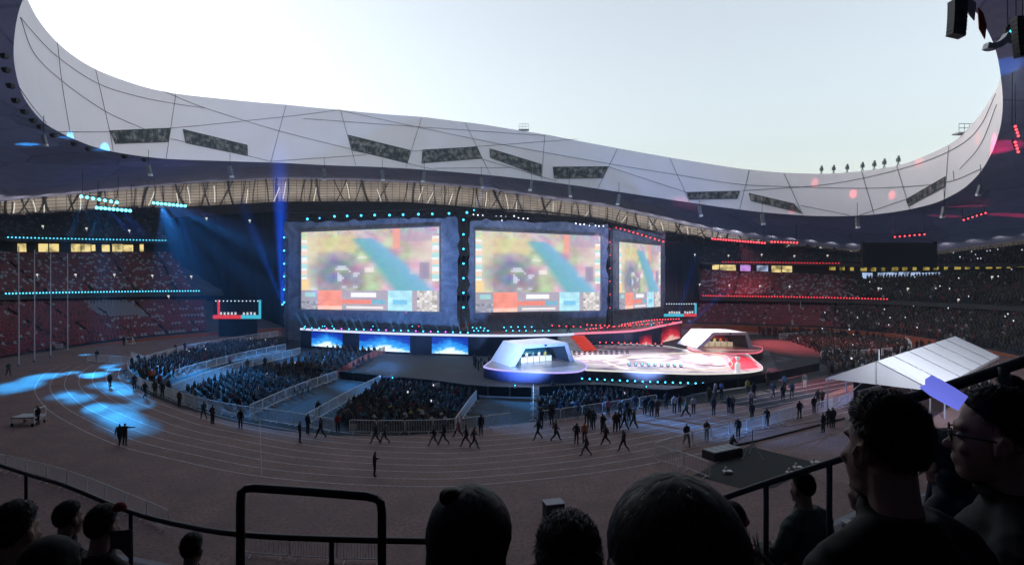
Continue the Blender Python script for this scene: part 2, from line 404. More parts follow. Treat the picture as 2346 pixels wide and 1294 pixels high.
a2 = nt.nodes.new('ShaderNodeMath'); a2.operation = 'MULTIPLY_ADD'; a2.inputs[1].default_value = 1.1; nt.links.new(cn.outputs[0], a2.inputs[0]); nt.links.new(a1.outputs[0], a2.inputs[2])
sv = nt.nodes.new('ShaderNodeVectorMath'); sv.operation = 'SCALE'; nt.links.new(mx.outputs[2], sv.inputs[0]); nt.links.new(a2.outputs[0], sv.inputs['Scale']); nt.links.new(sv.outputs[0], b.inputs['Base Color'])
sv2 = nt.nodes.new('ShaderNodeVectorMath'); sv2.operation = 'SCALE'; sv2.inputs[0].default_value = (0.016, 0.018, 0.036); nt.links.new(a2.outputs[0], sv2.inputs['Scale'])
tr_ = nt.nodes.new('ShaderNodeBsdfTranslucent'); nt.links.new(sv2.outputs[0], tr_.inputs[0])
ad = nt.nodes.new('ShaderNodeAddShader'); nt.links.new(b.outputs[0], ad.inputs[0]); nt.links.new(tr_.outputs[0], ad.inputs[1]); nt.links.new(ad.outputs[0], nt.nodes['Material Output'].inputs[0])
FT = EDGE['facade_top']
def ang_facade(deg):       # facade point in the direction deg of the ring parameter
    f = (deg % 360) / 360 * NPH; i = int(f) % NPH; t = f - int(f)
    return FT[i] * (1 - t) + FT[(i + 1) % NPH] * t
mb = MB(); K = 6; rows = []
for k in range(K + 1):
    s = k / K; row = []
    for i in range(0, NR, 2):
        a = RL[i]; o = ang_facade(RPH[i]); o = o + (o - a).normalized() * 1.0
        p = a * (1 - s) + o * s; p.z += 0.9 * math.sin(math.pi * s)
        row.append(p + rinv)
    rows.append(row)
n2 = NR // 2
for a, b in zip(rows, rows[1:]): mb.add(a + b, [(i, (i + 1) % n2, n2 + (i + 1) % n2, n2 + i) for i in range(n2)])
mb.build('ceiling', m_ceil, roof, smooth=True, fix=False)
def on_ring(px, py, inset=0.12):
    d = ring_hit(px); 
    p = D(px, py, d); c = Vector((RCX, RCY, p.z)); q = p - c
    return c + q * (1 - inset / q.length)
m_seam = mat('seam_line', (0.05, 0.055, 0.08), 0.6)
SEAMS = [[(45, 40), (75, 75), (130, 130), (220, 190), (310, 220), (400, 238), (470, 248)], [(45, 40), (75, 120), (140, 185), (240, 255), (330, 296)],
    [(375, 210), (467, 247), (638, 300), (800, 341), (931, 374), (1000, 390)], [(130, 302), (250, 302), (390, 294), (650, 268), (780, 252)],
    [(777, 253), (958, 292), (1159, 333), (1400, 376), (1560, 402), (1700, 423), (1855, 429), (2009, 431), (2164, 419), (2252, 386)],
    [(695, 272), (958, 291), (1248, 311)], [(941, 347), (1105, 335), (1323, 319)], [(620, 370), (839, 355)], [(390, 318), (566, 357), (620, 370)],
    [(1105, 365), (1275, 415)], [(996, 386), (1173, 384)], [(1700, 437), (1855, 427), (1970, 410), (2106, 375), (2202, 332), (2249, 286), (2283, 215)],
    [(1835, 471), (1947, 493)], [(1970, 493), (2079, 456)], [(2200, 388), (2249, 330), (2285, 240)], [(1393, 382), (1574, 441)],
    [(130, 97), (142, 200), (160, 308)], [(218, 160), (250, 300), (258, 345)], [(402, 216), (380, 363)], [(655, 240), (620, 372)], [(780, 253), (815, 379)], [(966, 270), (930, 384)],
    [(1066, 282), (1123, 400)], [(1248, 310), (1241, 412)], [(1415, 341), (1370, 431)], [(1535, 363), (1580, 462)], [(1717, 391), (1695, 479)], [(1797, 398), (1840, 492)],
    [(1975, 394), (2003, 490)], [(2055, 380), (2085, 478)], [(2175, 334), (2165, 455)], [(2185, 392), (2187, 413)], [(42, 200), (70, 240), (105, 282)]]
for sline in SEAMS:
    pts = crom([Vector((x, y, 0)) for x, y in sline], 6)
    MB().tube([on_ring(p.x, p.y, 0.10) + rinv for p in pts], 0.05, 4).build('seam', m_seam, roof, fix=False)
WINDOWS = [[(250, 300), (390, 294), (384, 325), (262, 329)], [(418, 297), (565, 333), (566, 357), (424, 327)], [(797, 310), (940, 345), (933, 373), (806, 344)],
    [(968, 344), (1093, 337), (1104, 363), (966, 374)], [(1122, 341), (1241, 377), (1240, 404), (1123, 361)], [(1267, 383), (1393, 382), (1382, 408), (1270, 409)],
    [(1574, 441), (1696, 438), (1690, 455), (1580, 457)], [(1717, 443), (1820, 467), (1838, 488), (1721, 460)], [(2078, 457), (2168, 405), (2166, 427), (2083, 472)]]
m_win = speckle_mat('dark_window_mesh', (0.008, 0.012, 0.016), (0.02, 0.03, 0.035), (0.34, 0.33, 0.31), 2.0, 0.9, 0.3)
for w in WINDOWS:
    mb = MB(); a, b_, c, d_ = [Vector((x, y, 0)) for x, y in w]; n = 8; g = []
    for j in (0, 1):
        for i in range(n + 1):
            t = i / n; p = (a.lerp(b_, t)).lerp(d_.lerp(c, t), j); g.append(on_ring(p.x, p.y, 0.2) + rinv)
    mb.add(g, [(i, i + 1, n + 2 + i, n + 1 + i) for i in range(n)])
    wo = mb.build('window', m_win, roof, fix=False)
    fr = MB(); N = 14
    fr.tube([g[i] for i in range(n + 1)], 0.09, 4).tube([g[n + 1 + i] for i in range(n + 1)], 0.09, 4)
    for i in range(N + 1):
        t = i / N; k = min(int(t * n), n - 1); f = t * n - k
        fr.tube([g[k].lerp(g[k + 1], f), g[n + 1 + k].lerp(g[n + 2 + k], f)], 0.07, 4)
    fo = fr.build('frame', mat('window_frame', (0.09, 0.10, 0.11), 0.5), wo, fix=False)

# ================================================================== LIGHTS AND STAGE
ES = 1.0 / 2 ** EXPO         # emission that shows as full white at this exposure
def glow(name, c, k):        # a lamp lens or a lit picture: c in 0-255, k = brightness
    return mat(name, (0.02, 0.02, 0.02), 0.4, emit=rgb(*c), estr=k * ES)
m_cyan = glow('cyan_lamp_lens', (60, 205, 255), 5.0); m_white = glow('white_lamp_lens', (235, 245, 255), 4.0)
m_redl = glow('red_lamp_lens', (255, 60, 70), 5.0); m_pink = glow('magenta_lamp_lens', (215, 90, 255), 4.0)
m_black = mat('black_metal', (0.012, 0.012, 0.014), 0.5); m_steel = mat('dull_steel', (0.24, 0.25, 0.27), 0.45, 0.6)
m_blackcloth = mat('black_cloth', (0.006, 0.008, 0.011), 0.9, noise_scale=1.0, noise_amt=0.4)
m_whitep = mat('white_stage_panel', (0.70, 0.70, 0.74), 0.35, noise_scale=0.6, noise_amt=0.08)

# light beams: a thin self-glowing cone imitating lit haze, part of its lamp, fading along its length
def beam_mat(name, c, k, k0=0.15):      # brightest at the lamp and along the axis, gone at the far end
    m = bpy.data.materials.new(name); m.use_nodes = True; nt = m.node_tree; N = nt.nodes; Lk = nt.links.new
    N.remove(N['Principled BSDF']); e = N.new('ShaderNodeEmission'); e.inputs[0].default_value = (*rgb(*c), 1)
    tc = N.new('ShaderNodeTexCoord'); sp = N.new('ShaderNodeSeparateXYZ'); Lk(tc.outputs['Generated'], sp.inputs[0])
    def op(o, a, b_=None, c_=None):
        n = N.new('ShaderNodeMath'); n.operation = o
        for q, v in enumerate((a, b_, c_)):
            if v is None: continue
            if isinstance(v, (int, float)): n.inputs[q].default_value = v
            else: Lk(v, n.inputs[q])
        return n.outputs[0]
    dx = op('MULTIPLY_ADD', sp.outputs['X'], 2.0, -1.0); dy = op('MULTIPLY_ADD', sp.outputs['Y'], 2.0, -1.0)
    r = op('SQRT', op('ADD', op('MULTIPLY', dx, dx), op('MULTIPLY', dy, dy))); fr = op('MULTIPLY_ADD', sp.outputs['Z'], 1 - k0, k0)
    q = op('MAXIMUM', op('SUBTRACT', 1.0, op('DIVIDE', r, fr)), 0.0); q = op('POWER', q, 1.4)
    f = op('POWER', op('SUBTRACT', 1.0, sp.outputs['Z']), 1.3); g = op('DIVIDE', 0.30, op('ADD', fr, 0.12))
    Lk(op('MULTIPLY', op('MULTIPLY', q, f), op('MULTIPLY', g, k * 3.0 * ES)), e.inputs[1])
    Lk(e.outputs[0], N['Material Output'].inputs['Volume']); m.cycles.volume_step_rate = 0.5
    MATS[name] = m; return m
BEAMMESH = {}
def light_beam(parent, a, b, r0, r1, m):
    a, b = Vector(a), Vector(b); L = (b - a).length
    mb = MB(); n = 10
    mb.tube([(0, 0, 0), (0, 0, L)], r0, n, radii=[r0, r1])
    o = mb.build('light_beam', m, parent)
    o.rotation_euler = (b - a).to_track_quat('Z', 'Y').to_euler(); o.location = a - parent.location
    o.visible_shadow = True
    return o

# one small moving head lamp: base, yoke and head as the body, a glowing lens as a part
lampmesh = MB().box((0, 0, 0.06), (0.34, 0.30, 0.12)).box((-0.19, 0, 0.25), (0.04, 0.16, 0.30)).box((0.19, 0, 0.25), (0.04, 0.16, 0.30)).tube([(0, 0.16, 0.30), (0, -0.14, 0.36)], 0.13, 8)
LAMP0 = None; LENS = {}
def stage_lamp(p, lensmat, label, group, rl=0.17, hang=False, face=None, sc_=1.0):
    global LAMP0; rl *= 0.62
    if LAMP0 is None:
        LAMP0 = lampmesh.build('stage_lamp', m_black); o = LAMP0
    else:
        o = LAMP0.copy(); COL.objects.link(o)
    o.location = p; o.scale = (sc_, sc_, -sc_ if hang else sc_); tag(o, label, 'stage lamp', group)
    key = (lensmat.name, round(rl, 2))
    if key not in LENS:
        LENS[key] = MB().sphere((0, -0.20, 0.38), (rl, rl * 0.7, rl), 8, 5).build('lens', lensmat, o, smooth=True)
    else:
        c = LENS[key].copy(); COL.objects.link(c); c.parent = o
    return o
def seq(pts, n):             # n points evenly along a polyline (3-d or pixel)
    pts = [Vector((*p, 0)) if len(p) == 2 else Vector(p) for p in pts]; L = [0.0]
    for a, b in zip(pts, pts[1:]): L.append(L[-1] + (b - a).length)
    out = []
    for k in range(n):
        s = L[-1] * k / max(1, n - 1); i = min(len(pts) - 2, max(j for j in range(len(L)) if L[j] <= s + 1e-9)); i = min(i, len(pts) - 2)
        out.append(pts[i].lerp(pts[i + 1], (s - L[i]) / max(1e-9, L[i + 1] - L[i])))
    return out

# ------------------------------------------------------------------ stage deck in front of the screens
DZ = 3.25
lip_px = [(689, 753), (784, 758.5), (915, 764), (1000, 766), (1099, 768), (1200, 768), (1290, 766), (1335, 763), (1450, 757.5), (1510, 747), (1561, 737)]
lip = [G(x, y, DZ) for x, y in lip_px]
lipc = crom(lip, 5)
m_deck = mat('black_stage_deck', (0.02, 0.022, 0.03), 0.35, noise_scale=1.0)
def lipn(i):
    t = (lipc[min(i + 1, len(lipc) - 1)] - lipc[max(i - 1, 0)]).normalized(); return Vector((-t.y, t.x, 0))
backc = [p + lipn(i) * 7.5 for i, p in enumerate(lipc)]
deck = empty('stage_deck', (lip[5].x, lip[5].y, 0)); tag(deck, 'long raised stage deck with glowing front edge below the big screens', 'stage')
di = -deck.location
mb = MB(); n = len(lipc)
vs = [p + di for p in lipc] + [p + di for p in backc] + [Vector((p.x, p.y, 0)) + di for p in lipc] + [Vector((p.x, p.y, 0)) + di for p in backc]
mb.add(vs, [(i, i + 1, n + i + 1, n + i) for i in range(n - 1)] + [(i, 2 * n + i, 2 * n + i + 1, i + 1) for i in range(n - 1)] + [(n + i, n + i + 1, 3 * n + i + 1, 3 * n + i) for i in range(n - 1)] + [(0, n, 3 * n, 2 * n), (n - 1, 3 * n - 1, 4 * n - 1, 2 * n - 1)])
mb.build('deck_body', m_deck, deck)
m_edge_b = glow('bluewhite_edge_light', (205, 215, 255), 1.25); m_edge_r = glow('pink_edge_light', (255, 140, 170), 1.0)
for seg, m in ((range(0, 33), m_edge_b), (range(33, n - 1), m_edge_r)):
    e = MB()
    for i in seg: e.beam(lipc[i] - lipn(i) * 0.08 + di + Vector((0, 0, -.02)), lipc[i + 1] - lipn(i + 1) * 0.08 + di + Vector((0, 0, -.02)), 0.14, 0.34)
    e.build('edge_light', m, deck, fix=False)
# steps down from the deck to the round stage
m_stw = mat('pale_stair', (0.62, 0.62, 0.66), 0.5); m_str = mat('red_stair', (0.55, 0.10, 0.06), 0.5, emit=rgb(255, 60, 30), estr=0.35 * ES)
st = empty('stage_stairs', G(1303, 790, 0)); tag(st, 'white and red steps leading from the deck down to the round stage', 'stairs'); si = -st.location
for (x0, x1, m) in ((1276, 1306, m_stw), (1309, 1336, m_str)):
    f = MB(); A, B = G(x0, 766, DZ), G(x1, 764.5, DZ); dn = Vector((0.35, -1, 0)).normalized()
    for k in range(9):
        a = A + dn * (0.6 * k + 0.3); b_ = B + dn * (0.6 * k + 0.3); z = DZ - 0.225 * (k + 1)
        c = (a + b_) / 2; ang = math.atan2(b_.y - a.y, b_.x - a.x)
        f.box(Vector((c.x, c.y, z / 2)) + si, ((b_ - a).length, 0.6, z), ang)
    f.build('stair_flight', m, st)
# lit picture panels under the deck
def led_art(name, c1, c2, c3, k, scale=0.35):
    m = bpy.data.materials.new(name); m.use_nodes = True; nt = m.node_tree; b = nt.nodes['Principled BSDF']
    b.inputs['Base Color'].default_value = (0.01, 0.01, 0.01, 1)
    tc = nt.nodes.new('ShaderNodeTexCoord'); sp = nt.nodes.new('ShaderNodeSeparateXYZ'); nt.links.new(tc.outputs['UV'], sp.inputs[0])
    nz = nt.nodes.new('ShaderNodeTexNoise'); nz.inputs['Scale'].default_value = 4; nz.inputs['Detail'].default_value = 8; nz.inputs['Distortion'].default_value = 2.5
    nt.links.new(tc.outputs['UV'], nz.inputs['Vector'])
    ce = nt.nodes.new('ShaderNodeMath'); ce.operation = 'SUBTRACT'; ce.inputs[1].default_value = 0.5; nt.links.new(sp.outputs['X'], ce.inputs[0])
    ab = nt.nodes.new('ShaderNodeMath'); ab.operation = 'ABSOLUTE'; nt.links.new(ce.outputs[0], ab.inputs[0])
    s1 = nt.nodes.new('ShaderNodeMath'); s1.operation = 'MULTIPLY_ADD'; s1.inputs[1].default_value = -0.8; s1.inputs[2].default_value = 0.78; nt.links.new(ab.outputs[0], s1.inputs[0])
    s2 = nt.nodes.new('ShaderNodeMath'); s2.operation = 'MULTIPLY_ADD'; s2.inputs[1].default_value = -0.95; nt.links.new(sp.outputs['Y'], s2.inputs[0]); nt.links.new(s1.outputs[0], s2.inputs[2])
    s3 = nt.nodes.new('ShaderNodeMath'); s3.operation = 'MULTIPLY_ADD'; s3.inputs[1].default_value = 0.9; nt.links.new(nz.outputs[0], s3.inputs[0]); nt.links.new(s2.outputs[0], s3.inputs[2])
    r = nt.nodes.new('ShaderNodeValToRGB'); e = r.color_ramp.elements
    e[0].position = 0.25; e[0].color = (*rgb(*c1), 1); e[1].position = 1.25; e[1].color = (*rgb(*c3), 1)
    q = e.new(0.72); q.color = (*rgb(*c2), 1)
    nt.links.new(s3.outputs[0], r.inputs[0]); nt.links.new(r.outputs[0], b.inputs['Emission Color']); b.inputs['Emission Strength'].default_value = k * ES
    m.cycles.emission_sampling = 'NONE'; MATS[name] = m; return m
m_art_b = led_art('blue_led_picture', (10, 40, 150), (45, 155, 245), (225, 252, 255), 1.35)
m_art_r = led_art('red_led_picture', (90, 8, 25), (225, 40, 60), (255, 200, 190), 0.9)
def uv_quad(mb_, name, pts, m, parent, thick=0.12):
    o = MB().add(pts, [(0, 1, 2, 3)]).build(name, m, parent, fix=False)
    u = o.data.uv_layers.new(name='UVMap')
    for li, uvc in zip(range(4), ((0, 0), (1, 0), (1, 1), (0, 1))): u.data[li].uv = uvc
    return o
def lip_at(px):              # deck lip point under an image column
    return min(range(len(lipc)), key=lambda i: abs(CX + FPX * lipc[i].x / lipc[i].y - px))
for (x0, x1, z0, z1, m, lab) in ((715, 786, 0.5, 2.9, m_art_b, 'blue picture panel with pale frost at its foot'), (824, 940, 0.35, 2.95, m_art_b, 'widest blue picture panel with a bright frosty crest'), (990, 1073, 0.3, 2.9, m_art_b, 'blue picture panel beside the empty grey floor'), (1464, 1492, 0.3, 2.2, m_art_r, 'narrow red picture panel'), (1514, 1557, 0.2, 2.9, m_art_r, 'red picture panel at the far end of the deck')):
    def onlip(px):
        xs = [CX + FPX * p.x / p.y for p in lipc]; i = max(0, min(len(xs) - 2, next((k for k in range(len(xs) - 1) if xs[k + 1] >= px), len(xs) - 2)))
        t = (px - xs[i]) / (xs[i + 1] - xs[i]); return lipc[i].lerp(lipc[i + 1], t) - lipn(i) * 0.12
    pz = lambda p, z: Vector((p.x, p.y, z)) + di
    q = MB(); cols_ = [onlip(x0 + (x1 - x0) * k / 8) for k in range(9)]
    q.add([pz(c, z0) for c in cols_] + [pz(c, z1) for c in cols_], [(k, k + 1, 10 + k, 9 + k) for k in range(8)])
    po = q.build('picture_panel', m, deck, fix=False); po['label'] = lab; u = po.data.uv_layers.new(name='UVMap')
    for lp in po.data.loops: u.data[lp.index].uv = ((lp.vertex_index % 9) / 8, lp.vertex_index // 9)

# ------------------------------------------------------------------ big screens with pixelated pictures
def picture(u, v, seed):
    n = lambda x, y, s: noise.noise(Vector((x * s + seed, y * s, 3.1)))
    r1 = rng.normal(0, 0.018, 3)
    if v < 0.25:                                   # status bar along the foot of the picture
        c = np.array([0.60, 0.56, 0.64]) + n(u, v, 9) * 0.06
        if u < 0.14: c = np.array([0.55, 0.53, 0.60]) if v > 0.12 else np.array([0.32, 0.33, 0.40]) + rng.random() * 0.35
        if 0.03 < u < 0.11 and 0.17 < v < 0.22: c = np.array([0.55, 0.78, 0.78])
        if 0.14 <= u < 0.31: c = np.array([0.95, 0.48, 0.40]) + n(u, v, 14) * 0.10 + (np.array([0.05, 0.25, 0.25]) if v < 0.06 else 0)
        if 0.31 <= u < 0.54 and 0.09 < v < 0.145: c = np.array([0.92, 0.42, 0.36])
        if 0.54 <= u < 0.64 and 0.09 < v < 0.145: c = np.array([0.36, 0.62, 0.76])
        if 0.38 < u < 0.57 and 0.18 < v < 0.215: c = np.array([0.97, 0.96, 0.97])
        if 0.35 < u < 0.62 and 0.02 < v < 0.065: c = np.array([0.93, 0.90, 0.90])
        if 0.65 <= u < 0.825:
            c = np.array([0.62, 0.88, 0.96]) + n(u, v, 18) * 0.15
            if 0.69 < u < 0.79 and 0.08 < v < 0.15: c = np.array([0.36, 0.72, 0.90])
        if 0.845 <= u < 0.985: c = np.array([0.78, 0.75, 0.74]) + rng.normal(0, 0.12)
        return np.clip(c + r1 * 0.8, 0, 1)
    base = np.array([0.74, 0.66, 0.62]); c = base + n(u, v, 4) * np.array([0.30, 0.12, 0.26]) + n(u + 9, v, 7) * np.array([-0.14, 0.26, -0.10]) + n(u, v, 17) * np.array([0.22, 0.20, 0.20])
    if u < 0.42 and v > 0.72: c = c * 0.4 + 0.6 * (np.array([0.88, 0.80, 0.50]) + n(u, v, 6) * 0.16)
    if u < 0.14: c = c * 0.35 + 0.65 * np.array([0.86, 0.84, 0.66]) + n(u, v, 7) * 0.08
    dd = math.hypot((u - 0.27) / 0.24, (v - 0.47) / 0.30)
    if dd < 1: c = c * dd ** 2 + (1 - dd ** 2) * (np.array([0.36, 0.38, 0.50]) + np.array([n(u, v, 11), n(u + 3, v, 11), n(u, v + 5, 11)]) * 0.26)
    if 0.26 < u < 0.46 and 0.27 < v < 0.56 and n(u, v, 16) > 0.22: c = np.array([0.80, 0.83, 0.90])
    cen = 0.43 + 0.40 * max(0.0, (0.93 - v) / 0.68) ** 0.85; wd = 0.085 + 0.13 * (1 - v)
    a = abs(u - cen) / wd
    if a < 1 and v < 0.9:
        t = min(1.0, (1 - a) * 2.2); sh = (u - cen) / wd
        c = c * (1 - t) + t * (np.array([0.32, 0.62, 0.74]) + sh * np.array([0.06, 0.02, 0.12]))
    if u > 0.80 and v > 0.45: c = c * 0.45 + 0.55 * (np.array([0.86, 0.72, 0.74]) + n(u, v, 7) * 0.14)
    if 0.86 < u < 0.94 and 0.40 < v < 0.58: c = np.array([0.52, 0.46, 0.60])
    if u > 0.72 and v > 0.82: c = c * 0.35 + 0.65 * np.array([0.58, 0.52, 0.62])
    if v > 0.92: c = c * 0.6 + np.array([0.26, 0.27, 0.28]) + rng.normal(0, 0.07, 3)
    if (u < 0.05 or u > 0.955) and 0.36 < v < 0.9:
        c = [np.array([0.94, 0.94, 0.95]), np.array([0.62, 0.86, 0.86]), np.array([0.95, 0.80, 0.70])][int((v * 24 + (0.5 if u > 0.5 else 0)) % 3)]
    if u < 0.075 and 0.25 < v < 0.38: c = np.array([0.96, 0.80, 0.52])
    if 0.69 < u < 0.735 and v > 0.76: c = np.array([0.93, 0.56, 0.50])
    for (uu, vv) in ((0.47, 0.66), (0.52, 0.50)):
        if abs(u - uu) < 0.035 and abs(v - vv) < 0.02: c = np.array([0.95, 0.90, 0.88])
    return np.clip(c + r1, 0, 1)
m_scr = bpy.data.materials.new('screen_picture'); m_scr.use_nodes = True
nt = m_scr.node_tree; b = nt.nodes['Principled BSDF']; b.inputs['Base Color'].default_value = (0.01, 0.01, 0.01, 1); b.inputs['Roughness'].default_value = 0.5
at = nt.nodes.new('ShaderNodeAttribute'); at.attribute_name = 'picture'; nt.links.new(at.outputs['Color'], b.inputs['Emission Color']); b.inputs['Emission Strength'].default_value = 1.08 * ES; b.inputs['Specular IOR Level'].default_value = 0.0
# rock-carved screen surround, lit by lamps added on the floor
m_rock = bpy.data.materials.new('carved_set_panel'); m_rock.use_nodes = True
nt = m_rock.node_tree; b = nt.nodes['Principled BSDF']; b.inputs['Roughness'].default_value = 0.8
tc = nt.nodes.new('ShaderNodeTexCoord')
nz = nt.nodes.new('ShaderNodeTexNoise'); nz.inputs['Scale'].default_value = 0.22; nz.inputs['Detail'].default_value = 10; nz.inputs['Roughness'].default_value = 0.68; nz.inputs['Distortion'].default_value = 2.2
nt.links.new(tc.outputs['Object'], nz.inputs['Vector'])
r = nt.nodes.new('ShaderNodeValToRGB'); r.color_ramp.elements[0].position = 0.36; r.color_ramp.elements[0].color = (0.10, 0.115, 0.155, 1)
r.color_ramp.elements[1].position = 0.66; r.color_ramp.elements[1].color = (0.27, 0.29, 0.35, 1)
nt.links.new(nz.outputs[0], r.inputs[0]); nt.links.new(r.outputs[0], b.inputs['Base Color'])
bp = nt.nodes.new('ShaderNodeBump'); bp.inputs['Strength'].default_value = 0.3; bp.inputs['Distance'].default_value = 0.25; nt.links.new(nz.outputs[0], bp.inputs['Height']); nt.links.new(bp.outputs[0], b.inputs['Normal'])

def plane_frame(x0, x1, d0, d1):
    return lambda px: (d0 + (d1 - d0) * s if False else None)
SCREENS = [  # left px, right px, top/bottom left, top/bottom right, depth left/right, surround l r t b
    ((690, 1008), (531, 709), (518, 715), 114.0, 103.4, (652, 1050, 503, 757), 'big screen on the wider left set wall, beside the tall blue beam'),
    ((1088, 1376), (527, 717), (540, 712), 107.0, 117.0, (1074, 1392, 508, 752), 'middle big screen, facing the round stage'),
    ((1417, 1513), (553, 710), (562, 703), 129.0, 142.0, (1403, 1524, 528, 748), 'narrow looking big screen turned towards the red end of the deck')]
for si_, ((x0, x1), (t0, b0), (t1, b1), d0, d1, (sx0, sx1, st_, sb_), lab) in enumerate(SCREENS):
    P00, P10, P11, P01 = D(x0, b0, d0), D(x1, b1, d1), D(x1, t1, d1), D(x0, t0, d0)
    org = (P00 + P10) / 2; org.z = DZ
    ex = Vector((P10.x - P00.x, P10.y - P00.y, 0)).normalized(); nrm = Vector((ex.y, -ex.x, 0))   # towards the camera
    ang = math.atan2(ex.y, ex.x)
    root = empty('video_screen', org); tag(root, lab, 'video screen', 'big video screens above the stage deck')
    NU, NV = (60, 36)
    mb = MB(); loc = lambda u, v: (P00.lerp(P10, u)).lerp(P01.lerp(P11, u), v) + nrm * 0.12 - org
    for j in range(NV):
        for i in range(NU):
            mb.quad(loc(i / NU, j / NV), loc((i + 1) / NU, j / NV), loc((i + 1) / NU, (j + 1) / NV), loc(i / NU, (j + 1) / NV))
    po = mb.build('picture', m_scr, root, fix=False)
    rng = np.random.default_rng(11)
    PIC = np.array([[picture((i + 0.5) / NU, (j + 0.5) / NV, 1.7) for i in range(NU)] for j in range(NV)])
    sm_ = PIC.copy(); lo = NV // 4 + 1
    for j in range(lo, NV):
        for i in range(3, NU - 3): sm_[j, i] = PIC[max(lo, j - 1):j + 2, i - 1:i + 2].reshape(-1, 3).mean(0) * .45 + PIC[j, i] * .55
    ca = po.data.color_attributes.new('picture', 'FLOAT_COLOR', 'CORNER')
    k = 0
    for j in range(NV):
        for i in range(NU):
            c = sm_[j, i]; c = 1 - (1 - c) * 0.76; c = lin(tuple(float(x) for x in c))
            for q in range(4): ca.data[k].color = (*c, 1); k += 1
    fr = MB()
    for a, b_ in ((P00, P10), (P10, P11), (P11, P01), (P01, P00)): fr.beam(a - org + nrm * 0.02, b_ - org + nrm * 0.02, 0.4, 0.22)
    fr.build('screen_frame', mat('tan_screen_frame', (0.22, 0.20, 0.20), 0.6), root)
    # carved set wall behind the screen: a thing of its own
    hit = lambda px: (lambda t: ((P00 - nrm * 0.9).dot(nrm)) / (Vector((t, 1, 0)).dot(nrm)))((px - CX) / FPX)
    dl, dr = hit(sx0), hit(sx1)
    A, B = D(sx0, sb_, dl), D(sx1, sb_, dr); zt = (D(sx0, st_, dl).z + D(sx1, st_, dr).z) / 2
    A.z = B.z = 0.0
    w = (B - A).length; c = (A + B) / 2
    wall = MB(); nx, nz_ = 26, 18; th = 0.5
    edge = lambda i, n_: 1.0
    pts = []
    for j in range(nz_ + 1):
        for i in range(nx + 1):
            u, v = i / nx - 0.5, j / nz_
            jit = 0.35 if (i in (0, nx) or j in (0, nz_)) else 0.0
            q = Vector((u * w + random.uniform(-jit, jit), -0.10 * noise.noise(Vector((u * 9, v * 7, si_))), v * zt + random.uniform(-jit, jit) * (1 if j else 0)))
            pts.append(q)
    wall.add(pts, [(j * (nx + 1) + i, j * (nx + 1) + i + 1, (j + 1) * (nx + 1) + i + 1, (j + 1) * (nx + 1) + i) for j in range(nz_) for i in range(nx)])
    wall.box((0, 0.45, zt / 2), (w * 0.97, 0.5, zt * 0.97))
    wo = wall.build('set_wall', m_rock, None, fix=False); wo.location = (c.x, c.y, 0); wo.rotation_euler = (0, 0, ang)
    tag(wo, ['widest carved grey blue set wall around the screen beside the tall blue beam', 'carved grey blue set wall around the middle screen', 'narrow carved set wall around the screen at the red end'][si_], 'set wall', 'carved set walls around the screens')

# trusses: above the screens and between the set walls
def truss(name, pts, w, label, cat='truss', m=m_black, r=0.06, parent=None, group=None):
    pts = [Vector(p) for p in pts]; o0 = pts[0]; mb = MB()
    for a, b_ in zip(pts, pts[1:]):
        t = (b_ - a).normalized(); up = Vector((0, 0, 1)) if abs(t.z) < .9 else Vector((0, 1, 0)); x = t.cross(up).normalized() * w / 2; y = x.cross(t).normalized() * w / 2
        cs = [x + y, x - y, -x - y, -x + y]
        for c in cs: mb.tube([a - o0 + c, b_ - o0 + c], r, 5)
        L = (b_ - a).length; n = max(1, int(L / (w * 1.2)))
        for k in range(n):
            p, q = a.lerp(b_, k / n) - o0, a.lerp(b_, (k + 1) / n) - o0
            for f in range(4): mb.tube([p + cs[f], q + cs[(f + 1) % 4]], r * 0.6, 4)
    o = mb.build(name, m, parent, fix=False); o.location = o0; return tag(o, label, cat, group)
top = [D(655, 497, 108), D(1062, 486, 100), D(1240, 492, 104), D(1380, 510, 112), D(1524, 545, 136)]
truss('lighting_truss', top, 1.2, 'long bent lighting truss running above the three big screens', 'lighting truss')
cols = [(652, 545, 700, 112, m_cyan, 6, 'vertical lamp truss at the outer edge of the widest set wall'), (1062, 505, 745, 102, m_cyan, 7, 'vertical lamp truss between the widest and the middle set walls'), (1397, 525, 745, 121, m_redl, 7, 'vertical truss with small red lamps beside the narrow set wall')]
for px, t_, b_, d, lm_, n_, lab in cols:
    a = D(px, t_, d); truss('lamp_tower', [(a.x, a.y, 0.0), a], 0.9, lab, 'lamp tower', r=0.05)
    for k in range(n_):
        py = t_ + 4 + (b_ - t_ - 40) * k / (n_ - 1) if px != 652 else [549, 579, 609, 638, 668, 697][k]
        p = D(px, py, d - 0.6); stage_lamp(p, lm_, lab.replace('vertical', 'stage lamp on the vertical'), 'lamps on the vertical trusses', rl=0.26 if lm_ is m_cyan else 0.13)
back = empty('backdrop_drape', (0, 0, 0))
